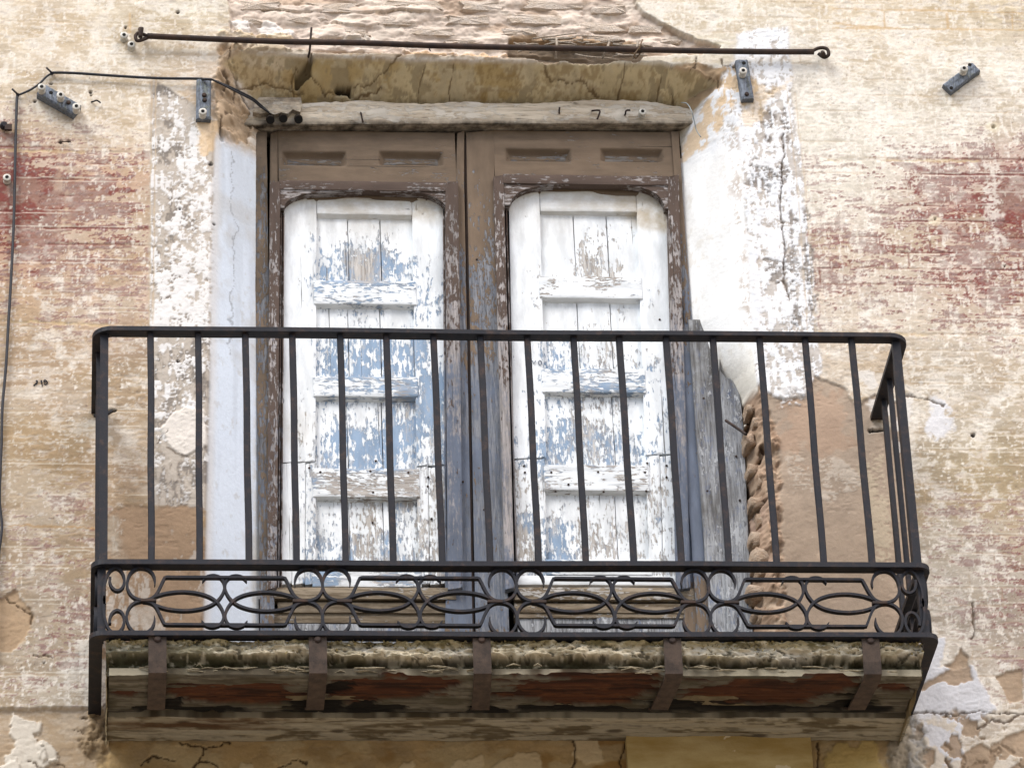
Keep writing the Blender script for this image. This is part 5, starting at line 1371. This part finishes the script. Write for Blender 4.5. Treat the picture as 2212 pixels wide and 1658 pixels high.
    edgec = cflat[rid] * .3 + (S(84, 74, 56) + (S(186, 176, 152) - S(84, 74, 56)) * ss(.2, .8, en)) * .7
    return obj(name, mesh_np('board', np.concatenate([front, front[rid], back]), np.concatenate([q, q2]), np.concatenate([cflat, edgec, edgec * .8])), M_SOFFIT, sl, lab)
yw = at_z(1100, 1551, ZS + .014)[1]                  # where the wall timber begins
yfr = -D + .010
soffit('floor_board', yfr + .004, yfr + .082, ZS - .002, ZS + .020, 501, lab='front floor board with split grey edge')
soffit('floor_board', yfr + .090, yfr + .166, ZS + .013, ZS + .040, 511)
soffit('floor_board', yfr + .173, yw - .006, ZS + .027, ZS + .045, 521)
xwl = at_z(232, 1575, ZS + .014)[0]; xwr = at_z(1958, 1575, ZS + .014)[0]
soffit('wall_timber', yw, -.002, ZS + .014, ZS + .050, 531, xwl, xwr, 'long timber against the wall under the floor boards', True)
# split splinters along the front edge
m = MB()
for k in range(70):
    ln = rng.uniform(.015, .07); x = rng.uniform(xl + .02, xr - .02 - ln); z = ZS + rng.uniform(.008, .026); y = yfr + rng.uniform(-.008, .006)
    m.ribbon([(x, y + .004, z), (x + ln * .5, y - .002, z + rng.uniform(-.004, .006)), (x + ln, y + .004, z + rng.uniform(-.004, .004))], .004, [.0006, rng.uniform(.0012, .0035), .0006])
s_ = obj('splinter_edge', m, flat_mat('split grey wood', tuple(S(150, 139, 116)), .9, .45, 90), sl); s_['kind'] = 'stuff'
# crumbs and moss tufts on the mortar lip
m = MB()
for k in range(900):
    x = rng.uniform(xl, xr); z = ZB - .010 - abs(rng.gauss(0, .016)); y = -D + .004 - rng.random() * .008
    s = rng.uniform(.0018, .0060)
    P_ = [(x + s * rng.uniform(-1, 1), y + s * rng.uniform(-1, 1), z + s * rng.uniform(-1, 1)) for _ in range(4)]
    m.add(P_, [(0, 1, 2), (0, 3, 1), (1, 3, 2), (2, 3, 0)])
s_ = obj('mortar_crumbs', m, flat_mat('mossy crumbs', tuple(S(150, 134, 92)), .95, .5, 300), sl); s_['kind'] = 'stuff'
# five iron straps
for k, (ut, ub) in enumerate(((340, 337), (686, 680), (1040, 1038), (1452, 1424), (1880, 1850))):
    xa = at(ut, 1400, -D)[0]; xb, yb2 = at_z(ub, 1530, ZS + .004)
    m = MB()
    yo = -D - .010
    path = [(xa, -D + .012, ZB + .004), (xa, yo, ZB + .002), (xa, yo - .001, ZB - .03), (xa, yo + .002, ZB - .075), (xa, yo + .006, ZS - .002), (xa + (xb - xa) * .08, yo + .030, ZS - .008), (xb, yb2, ZS + .004), (xb, yb2 + .05, ZS + .03)]
    w = .0235
    pts = [Vector(p) for p in path]
    base = len(m.v)
    for i, p in enumerate(pts):
        t_ = (pts[min(i + 1, len(pts) - 1)] - pts[max(i - 1, 0)]).normalized()
        sx = Vector((1, 0, 0)); nn = t_.cross(sx).normalized()
        for a, b_ in ((-1, -1), (1, -1), (1, 1), (-1, 1)):
            m.v.append(tuple(p + sx * (a * w) + nn * (b_ * .0035)))
    for i in range(len(pts) - 1):
        for j in range(4):
            m.f.append((base + i * 4 + j, base + i * 4 + (j + 1) % 4, base + (i + 1) * 4 + (j + 1) % 4, base + (i + 1) * 4 + j)); m.sm.append(False)
    so = obj('iron_strap', m, M_STRAP, sl)
    m = MB(); m.lathe([(0, .011), (.004, .010), (.007, .006)], (xa, yo - .003, ZB - .014), (0, -1, 0), 8)
    obj('rivet', m, M_RUST, so)

# ------------------------------------------------------------------ railing
rl = thing('balcony_railing', 'black wrought iron balcony railing with upright bars above a scrollwork band', 'railing', (0, -D, ZB))
def bent_bar(name, z, w, th, rad, mat=M_IRON, out=0.0, yend=.03):
    """flat bar lying level, bent round the two corners of the balcony"""
    hw = HW + out; d_ = D + out
    pts = [(-hw, yend, z), (-hw, -d_ + rad, z)]
    for k in range(1, 6):
        a = math.radians(90 * k / 6); pts.append((-hw + rad * (1 - math.cos(a)), -d_ + rad * (1 - math.sin(a)), z))
    pts.append((-hw + rad, -d_, z))
    for t in np.linspace(0.03, .97, 30):
        pts.append((-hw + rad + (2 * hw - 2 * rad) * t, -d_, z + .0022 * math.sin(t * 9 + z * 7) * (1 - abs(2 * t - 1))))
    pts.append((hw - rad, -d_, z))
    for k in range(1, 6):
        a = math.radians(90 * k / 6); pts.append((hw - rad * (1 - math.sin(a)), -d_ + rad * (1 - math.cos(a)), z))
    pts += [(hw, -d_ + rad, z), (hw, yend, z)]
    m = MB(); m.ribbon(pts, th, w, 'xy')
    return obj(name, m, mat, rl)
bent_bar('top_rail', H - .002, .038, .013, .035)
bent_bar('mid_rail', ZM + .002, .037, .0145, .018)
bent_bar('bottom_rail', ZB, .035, .014, .018, out=.005)
# upright bars: build one, copy the rest
def bar_mesh(w=.0178, dpt=.0145):
    m = MB(); z0, z1 = ZM + .005, H - .009
    n = 14
    base = len(m.v)
    for i in range(n + 1):
        t = i / n; z = z0 + (z1 - z0) * t
        j = .0007 * math.sin(t * 11)
        b_ = .0025
        ring = [(-w / 2 + b_, -dpt / 2), (w / 2 - b_, -dpt / 2), (w / 2, -dpt / 2 + b_), (w / 2, dpt / 2 - b_), (w / 2 - b_, dpt / 2), (-w / 2 + b_, dpt / 2), (-w / 2, dpt / 2 - b_), (-w / 2, -dpt / 2 + b_)]
        m.v += [(x + j, y, z) for x, y in ring]
    for i in range(n):
        for k in range(8):
            m.f.append((base + i * 8 + k, base + i * 8 + (k + 1) % 8, base + (i + 1) * 8 + (k + 1) % 8, base + (i + 1) * 8 + k)); m.sm.append(False)
    return m
b0 = obj('upright_bar', bar_mesh(), M_IRON, rl)
xs_bar = [-.95989 + .128039 * i for i in range(16)]
place = [(x, -D, 0) for x in xs_bar] + [(sx * HW, y, math.pi / 2) for sx in (-1, 1) for y in (-.325, -.215, -.105)]
def put(o, x, y, rz, lean=0.0):
    zc_ = (ZM + H) / 2
    o.matrix_basis = Matrix.Translation((x, y, zc_)) @ Matrix.Rotation(lean, 4, 'Y') @ Matrix.Rotation(rz, 4, 'Z') @ Matrix.Translation((0, 0, -zc_))
for k, (x, y, rz) in enumerate(place):
    o = b0 if k == 0 else b0.copy()
    if k: COL.objects.link(o)
    put(o, x + rng.uniform(-.0015, .0015), y, rz + rng.uniform(-.08, .08), rng.uniform(-.0035, .0035))
for sx in (-1, 1):
    m = MB()
    m.box(sx * (HW - .014) - .011, sx * (HW - .014) + .011, -D + .003, -D + .022, ZM + .005, H - .009)
    m.box(sx * (HW - .010) - .011, sx * (HW - .010) + .011, -D + .003, -D + .022, ZB + .008, ZM - .005)
    obj('corner_post', m, M_IRON, rl)
    m = MB(); m.box(sx * HW - .011, sx * HW + .011, -.024, -.004, ZB + .008, ZM - .005); obj('wall_post', m, M_IRON, rl)
# curls hanging where the top rail enters the wall
m = MB(); xa, za = at(208, 886, -.02)
m.ribbon(catmull([(xa - .006, -.012, za - .012), (xa + .008, -.016, za - .016), (xa + .03, -.014, za - .008), (xa + .045, -.012, za + .004)], 4), .012, .005)
obj('wall_hook', m, M_IRON, rl)

# scrollwork band: points measured off one unit, in metres about its centre
zc = (ZM - .0055 + ZB + .008) / 2; hh = (ZM - .0055 - ZB - .008) / 2
ks = .2791 * .001293; kz = hh / 236.0
bar_half = [(-548, 108), (-546, 150), (-570, 200), (-622, 230), (-690, 228), (-740, 188), (-762, 122), (-750, 66), (-712, 24), (-652, 4), (-592, 8), (-545, 34), (-512, 84), (-488, 132), (-470, 164), (-452, 168), (-380, 168), (-250, 168), (0, 168)]
lens = [(-640, 2), (-590, 8), (-520, 36), (-440, 56), (-330, 66), (-220, 58), (-130, 36), (-70, 4), (-28, -40), (-6, -90), (-12, -140), (-45, -174), (-98, -184), (-148, -170), (-176, -140)]
UNIT = []
for sz in (1, -1):
    pth = catmull(bar_half[:14], 4) + [np.array(p, float) for p in bar_half[14:]]
    full = pth + [np.array((-p[0], p[1])) for p in pth[::-1][1:]]
    UNIT.append(('scroll_bar', [(p[0] * ks, p[1] * kz * sz) for p in full]))
    for sxx in (-1, 1):
        UNIT.append(('lens_scroll', [(p[0] * ks * -sxx, p[1] * kz * sz) for p in catmull(lens, 4)]))
xL = at(273, 1300, -D)[0]; xR = at(1947, 1300, -D)[0]
pitch = (xR - xL) / 4
sx_fit = pitch / (2 * 762 * ks)
meshes = {}
def strip_mesh(kind, pts, frame):
    m = MB()
    n = len(pts)
    th = [.0068] * n
    taper = 5
    for i in range(taper):
        th[i] = .0016 + .0052 * i / taper
    if kind == 'scroll_bar':
        for i in range(taper): th[n - 1 - i] = th[i]
    else:
        th = [.0068] * n
        for i in range(taper): th[n - 1 - i] = .0016 + .0052 * i / taper
    if frame == 'xz': m.ribbon([(p[0], 0, p[1]) for p in pts], .0155, th, 'xz')
    else: m.ribbon([(0, p[0], p[1]) for p in pts], .0155, th, 'yz')
    return m.mesh(kind)
for k in range(4):
    xc = xL + pitch * (k + .5)
    for i, (kind, pts) in enumerate(UNIT):
        key = ('f', i)
        if key not in meshes:
            meshes[key] = strip_mesh(kind, [(p[0] * sx_fit, p[1]) for p in pts], 'xz'); meshes[key].materials.append(M_IRON)
        o = obj(kind, meshes[key], None, rl)
        o.matrix_basis = Matrix.Translation((xc + rng.uniform(-.002, .002), -D + .004 + (.0006 * i), zc + rng.uniform(-.001, .001))) @ Matrix.Rotation(rng.uniform(-.004, .004), 4, 'Y')
for sx in (-1, 1):
    for i, (kind, pts) in enumerate(UNIT):
        key = ('s', i)
        if key not in meshes:
            meshes[key] = strip_mesh(kind, [(p[0] * sx_fit * (D - .03) / pitch, p[1]) for p in pts], 'yz'); meshes[key].materials.append(M_IRON)
        o = obj(kind, meshes[key], None, rl)
        o.matrix_basis = Matrix.Translation((sx * (HW + .0006 * i), -D / 2, zc))
# collars where the scrolls meet
for k in range(4):
    xc = xL + pitch * (k + .5)
    for dx in (-590, 590):
        m = MB(); xx = xc + dx * ks * sx_fit; m.box(xx - .020, xx + .020, -D - .0045, -D + .0125, zc - .0042, zc + .0042, .001)
        obj('collar', m, M_RUST, rl)
# little curls in the four corners
for sx in (-1, 1):
    for sz in (1, -1):
        pts = [(-930, -30 * 1), (-938, 60), (-925, 140), (-895, 205), (-845, 232), (-800, 205), (-778, 150), (-790, 95), (-830, 70), (-872, 90), (-892, 135), (-888, 165)]
        m = MB(); xcn = xL + pitch * .5
        P_ = catmull(pts, 4)
        off = xcn if sx < 0 else xL + pitch * 3.5
        m.ribbon([((p[0] * ks * sx_fit) * -sx + off, -D + .004, zc + p[1] * kz * sz) for p in P_], .0155, .0068, 'xz')
        obj('corner_curl', m, M_IRON, rl)

# ------------------------------------------------------------------ awning rod with its hooks
def wpt(u, v, out):
    y = -out
    x, z = at(u, v, y)
    return (x, y, z)
rod = thing('awning_rod', 'long rusty iron rod hung level across the wall above the door', 'rod', wpt(1040, 95, 0.0))
pts = [wpt(u, v, .026) for u, v in ((318, 78), (400, 82), (600, 90), (780, 93), (940, 99), (1120, 103), (1300, 106), (1500, 110), (1650, 112), (1758, 112))]
m = MB(); m.tube(catmull(pts, 4), .0088, 10); obj('bar', m, M_RUST, rod)
m = MB(); m.tube(catmull([wpt(318, 78, .026), wpt(300, 72, .028), wpt(293, 78, .03), wpt(296, 88, .03), wpt(308, 86, .026), wpt(322, 80, .024)], 5), .0055, 8); obj('loop', m, M_RUST, rod)
m = MB(); m.tube(catmull([wpt(302, 60, -.02), wpt(303, 66, .01), wpt(304, 72, .03), wpt(303, 80, .034), wpt(306, 60, .04)], 4), .0065, 8); obj('wall_pin', m, M_RUST, rod)
m = MB(); m.tube(catmull([wpt(1752, 112, .026), wpt(1770, 104, .03), wpt(1786, 106, .032), wpt(1790, 118, .030), wpt(1780, 124, .024), wpt(1768, 116, .022)], 5), .0055, 8); obj('loop', m, M_RUST, rod)
m = MB(); m.tube([wpt(1776, 112, -.02), wpt(1779, 118, .04)], .007, 8); obj('wall_pin', m, M_RUST, rod)
m = MB(); m.tube([wpt(927, 101, .02), wpt(928, 108, .03), wpt(930, 110, .03)], .0022, 6); obj('wire_loop', m, M_RUST, rod)
def little(name, label, cat, pts, r, mat, group=None, n=7):
    x, y, z = pts[0]
    m = MB(); m.tube(catmull(pts, 5) if len(pts) > 2 else pts, r, n)
    o = obj(name, m, mat)
    return tag(o, label, cat, group)
little('iron_hook', 'thin iron hook standing up behind the awning rod over the cracked soffit', 'hook', [wpt(664, 128, -.03), wpt(668, 116, .01), wpt(670, 100, .018), wpt(671, 84, .016), wpt(673, 60, .018)], .0034, M_RUST)
little('tie_wire', 'twisted brown wire tied round the rod at the right end of the canes', 'wire', [wpt(1388, 86, .02), wpt(1384, 96, .04), wpt(1381, 106, .036), wpt(1384, 112, .02), wpt(1374, 126, .012), wpt(1370, 118, .03), wpt(1386, 98, .036)], .0022, M_TWINE)

# ------------------------------------------------------------------ wooden blocks with porcelain insulators
def insulator_mesh(tilt_len=.027, r=.0112):
    m = MB()
    m.lathe([(0, r * .95), (tilt_len * .2, r), (tilt_len * .28, r * .82), (tilt_len * .62, r * .78), (tilt_len * .7, r * 1.05), (tilt_len * .95, r * 1.05), (tilt_len, r * .86), (tilt_len + .0003, r * .5)], (0, 0, 0), (0, -1, 0), 14)
    return m.mesh('insulator')
INS = insulator_mesh(); INS.materials.append(M_PORC)
HOLE = MB(); HOLE.lathe([(0, .0052), (.0012, .0052)], (0, -.0272, 0), (0, -1, 0), 10); HOLE = HOLE.mesh('bore'); HOLE.materials.append(M_DARK)
def insulator(parent, u, v, out):
    x, z = at(u, v, -out - .02)
    o = bpy.data.objects.new('insulator', INS); COL.objects.link(o)
    h_ = bpy.data.objects.new('bore', HOLE); COL.objects.link(h_)
    if parent is not None:
        o.parent = parent; o.matrix_parent_inverse = Matrix.Translation(parent.location).inverted()
    o.location = (x, -out, z)
    h_.parent = o
    return o
def wood_block(label, uv, ang, ln, wd, th, ins, holes, screws, mat=M_BLOCK):
    y0 = wall_y(*uv)
    x, z = at(uv[0], uv[1], y0 - th)
    t = thing('insulator_block', label, 'insulator block', (x, y0, z), 'wooden insulator blocks on the wall')
    nx, nz = 9, 18
    m = MB()
    prof = [(-wd / 2, 0), (-wd / 2, -th + .004), (-wd / 2 + .004, -th), (-wd * .12, -th - .0005), (wd * .05, -th + .0012), (wd / 2 - .004, -th), (wd / 2, -th + .004), (wd / 2, 0)]
    base = 0
    for i in range(nz + 1):
        s_ = -ln / 2 + ln * i / nz
        for (a, b_) in prof:
            jj = (rng.random() - .5) * .0012
            e = .002 if i in (0, nz) else 0
            m.v.append((a + jj, b_ + e + jj, s_))
    k = len(prof)
    for i in range(nz):
        for j in range(k - 1):
            m.f.append((i * k + j, i * k + j + 1, (i + 1) * k + j + 1, (i + 1) * k + j)); m.sm.append(False)
    m.f.append(tuple(range(k - 1, -1, -1))); m.sm.append(False)
    m.f.append(tuple(nz * k + j for j in range(k))); m.sm.append(False)
    me_ = m.mesh('block'); ca = me_.color_attributes.new('wear', 'FLOAT_COLOR', 'POINT')
    for i in range(len(me_.vertices)): ca.data[i].color = (.35, 0, .02 + .25 * (i % k in (6, 7, 0)), 1)
    me_.materials.append(mat)
    o = bpy.data.objects.new('block', me_); COL.objects.link(o); o.parent = t
    o.rotation_euler = (0, ang, 0)
    for u, v in ins: insulator(t, u, v, -(y0 - th))
    for u, v in holes:
        hx, hz = at(u, v, y0 - th)
        m = MB(); m.lathe([(0, .006), (.0015, .0055)], (hx, y0 - th + .0006, hz), (0, -1, 0), 8); obj('nail_hole', m, M_DARK, t)
    for u, v in screws:
        hx, hz = at(u, v, y0 - th)
        m = MB(); m.lathe([(0, .007), (.004, .0065), (.006, .004)], (hx, y0 - th, hz), (0, -1, 0), 10); obj('screw', m, M_RUST, t)
    return t
wood_block('slanting grey wood block carrying three porcelain insulators beside the cable', (127, 213), math.radians(-56), .128, .040, .030, [(90, 190), (131, 207), (165, 232)], [(110, 200)], [(148, 222)])
wood_block('upright grey wood block left of the opening with one low insulator, cable passing over it', (440, 213), math.radians(1), .138, .043, .024, [(438, 243)], [], [(441, 206), (442, 217)])
wood_block('upright blue grey wood block hanging under the right part of the rod', (1609, 170), math.radians(-4), .138, .037, .024, [(1605, 155)], [(1607, 136)], [(1613, 204)])
wood_block('short tilted wood block alone near the right end of the wall', (2078, 166), math.radians(50), .122, .037, .022, [(2082, 150)], [(2095, 140), (2055, 190)], [])
def lone_insulator(label, u, v, y0=None):
    y0 = wall_y(u, v) if y0 is None else y0
    x, z = at(u, v, y0 - .02)
    o = bpy.data.objects.new('porcelain_insulator', INS.copy()); COL.objects.link(o)
    o.location = (x, y0 + .003, z)
    h_ = bpy.data.objects.new('bore', HOLE); COL.objects.link(h_); h_.parent = o
    return tag(o, label, 'insulator', 'loose porcelain insulators')
lone_insulator('white porcelain insulator just left of the rod end loop', 268, 77)
lone_insulator('white porcelain insulator below the left end loop of the rod', 284, 97)
lone_insulator('small porcelain insulator at the left edge in the red brick band', 15, 384)
lone_insulator('porcelain insulator screwed to the right end of the head beam', 1388, 242, YD - .034)

# ------------------------------------------------------------------ cable, clips, nails and other ironwork
cb = thing('cable', 'thin black cable running down the left side and across to the head beam', 'cable', wpt(38, 205, 0))
run1 = [(-8, 1420), (-4, 1220), (2, 1160), (4, 1130), (-1, 1075), (3, 960), (5, 880), (13, 790), (18, 700), (24, 600), (30, 470), (33, 330), (36, 225), (38, 206)]
m = MB(); m.tube(catmull([wpt(u, v, .010) for u, v in run1], 4), .0042, 7); obj('strand', m, M_CABLE, cb)
run2 = [(38, 206), (62, 196), (84, 182), (100, 166), (114, 157)]
m = MB(); m.tube(catmull([wpt(u, v, .012) for u, v in run2], 4), .0034, 7); obj('strand', m, M_CABLE, cb)
run3 = [(114, 157), (160, 158), (250, 164), (340, 169), (426, 170)]
m = MB(); m.tube(catmull([wpt(u, v, .014) for u, v in run3] + [wpt(440, 171, .032), wpt(458, 172, .032)], 4), .0042, 7); obj('strand', m, M_CABLE, cb)
for o_, dv in ((.0, 0), (.006, 4)):
    m = MB(); m.tube(catmull([wpt(458, 172, .032), wpt(478, 180 + dv * .4, .02), wpt(510, 194 + dv, .004), wpt(545, 212 + dv, -.03), wpt(562, 226 + dv, -.06), wpt(580, 242, -.075), wpt(590, 250, -.085)], 4), .003, 7); obj('strand', m, M_CABLE, cb)
for k, (u, v, lab) in enumerate(((38, 204, 'forked iron clip holding the cable bend at the left edge'), (112, 158, 'forked iron clip holding the cable where it turns level'))):
    t = thing('cable_clip', lab, 'clip', wpt(u, v, 0), 'cable clips')
    m = MB(); m.tube([wpt(u + 1, v + 2, -.01), wpt(u, v, .016)], .0048, 7); obj('stem', m, M_IRON, t)
    m = MB(); m.tube([wpt(u, v, .014), wpt(u - 12, v - 12, .020)], .0030, 7); obj('prong', m, M_IRON, t)
# old conduit block with three bores, at the left end of the head beam
yc = YD - .034
t = thing('conduit_block', 'old wooden conduit block with three dark bores at the left end of the head beam', 'conduit block', (at(600, 250, yc)[0], yc, at(600, 250, yc)[1]))
P_ = [at(u, v, yc - .012) for u, v in ((546, 246), (562, 250), (580, 246), (592, 252), (606, 247), (622, 250), (632, 240), (648, 246), (652, 232), (650, 215), (560, 214), (552, 222))]
area = sum(P_[i][0] * P_[(i + 1) % len(P_)][1] - P_[(i + 1) % len(P_)][0] * P_[i][1] for i in range(len(P_)))
if area < 0: P_ = P_[::-1]
m = MB(); m.prism(P_, yc - .022, yc + .01)
me_ = m.mesh('block'); ca = me_.color_attributes.new('wear', 'FLOAT_COLOR', 'POINT')
for i in range(len(me_.vertices)): ca.data[i].color = (.25, 0, .55, 1)
obj('block', me_, M_GREY_H, t)
for u, v in ((584, 246), (612, 243), (645, 245)):
    hx, hz = at(u, v, yc - .03)
    m = MB()
    n = 14
    m.lathe([(0, .0125), (.030, .0125)], (hx, yc - .004, hz), (.0, -.75, -.66), n)
    tb_ = obj('bore_tube', m, flat_mat('dark sooty wood', (.02, .014, .009), .9), t)
    m = MB(); d_ = Vector((0, -.75, -.66)).normalized(); m.lathe([(0, .0108), (.0008, .0108)], Vector((hx, yc - .004, hz)) + d_ * .030, d_, n)
    obj('bore', m, M_DARK, tb_)
# nails in the head beam
yn = YD - .034
def nail(label, u, v, shape, r=.0028):
    little('bent_nail', label, 'nail', [(lambda q: (q[0], yn - o, q[1]))(at(uu, vv, yn - o)) for uu, vv, o in shape], r, M_RUST, 'nails in the head beam')
nail('rusty nail bent down beside a knot on the left of the head beam', 780, 250, [(779, 243, -.01), (780, 246, .014), (782, 256, .018), (784, 265, .014)])
nail('straight upright nail in the right half of the head beam', 1208, 240, [(1209, 246, -.01), (1208, 242, .012), (1209, 232, .018)])
nail('nail bent like a seven in the right half of the head beam', 1292, 248, [(1279, 240, -.008), (1281, 239, .012), (1295, 239, .018), (1294, 248, .018), (1290, 258, .012)])
nail('short curled nail left of the porcelain insulator on the head beam', 1352, 242, [(1349, 250, -.008), (1351, 246, .012), (1353, 239, .016), (1361, 238, .014)])
little('wire_scrap', 'loose grey wire dangling from the hole at the right end of the head beam', 'wire', [wpt(1472, 222, -.06), wpt(1484, 224, -.02), wpt(1494, 240, .004), wpt(1500, 262, -.01), wpt(1504, 280, -.02), wpt(1514, 296, -.01)], .0016, flat_mat('grey wire', (.22, .25, .26), .5))
t = thing('wall_spike', 'dark iron spike with a round head at the left edge beside the cable', 'spike', wpt(6, 275, 0))
m = MB(); m.lathe([(0, .010), (.012, .012), (.02, .008)], wpt(6, 274, .004), (.3, -1, -.1), 10); obj('head', m, M_IRON, t)
m = MB(); m.box(*sum(([min(a, b), max(a, b)] for a, b in zip(wpt(10, 279, .022), wpt(26, 272, .012))), [])); obj('tang', m, M_RUST, t)
little('wall_staple', 'small bent dark staple in the plaster right of the slanting block', 'staple', [wpt(196, 221, -.005), wpt(203, 219, .010), wpt(209, 217, .014), wpt(217, 222, .006)], .0024, M_IRON)
little('iron_stub', 'bent rusty stub sticking out of the broken right jamb', 'iron stub', [wpt(1568, 908, -.09), wpt(1580, 916, -.06), wpt(1592, 924, -.05), wpt(1612, 938, -.02)], .0042, M_RUST)
little('joined_pins', 'pair of tiny joined rusty pins below the slanting block', 'pin', [wpt(130, 306, -.004), wpt(136, 306, .006), wpt(146, 306, .006), wpt(153, 306, -.004)], .0016, M_RUST)
# strokes of the black numerals 2 1 9 on the plaster
m = MB()
def stroke(pts, w, y0, tgt):
    tgt.ribbon([(lambda q: (q[0], y0, q[1]))(at(u, v, y0)) for u, v in pts], .0012, [w * .00131] * len(pts), 'xz')
yk = wall_y(88, 826) - .002
zq = lambda a, b_: ((60 + a * 80 / 2212) * .9563, (840 + b_ * 50 / 1382) * .9563)
for pts, w in (([zq(580, 560), zq(640, 530), zq(680, 580), zq(650, 650), zq(590, 720), zq(440, 850)], 3.0), ([zq(590, 735), zq(650, 755)], 2.6), ([zq(915, 500), zq(925, 600), zq(960, 760)], 3.2), ([zq(945, 840), zq(1010, 840)], 3.4),
               ([zq(1190, 620), zq(1100, 600), zq(1080, 540), zq(1140, 480), zq(1230, 540), zq(1310, 650), zq(1260, 740), zq(1180, 780), zq(1100, 720)], 2.6)):
    stroke(pts, w, yk, m)
obj('painted_number', m, M_INK, wall)
m = MB()
ysx = YS - .0022
for pts, w in (([(1150, 779), (1153, 786), (1157, 779)], 1.6), ([(1163, 781), (1166, 778), (1170, 781), (1170, 786), (1166, 788), (1163, 785), (1163, 781)], 1.6)):
    stroke(pts, w, ysx, m)
sh2 = [o for o in bpy.data.objects if o.name.startswith('shutter') and 'right' in o.get('label', '')][0]
obj('pencil_mark', m, M_INKBLUE, sh2)
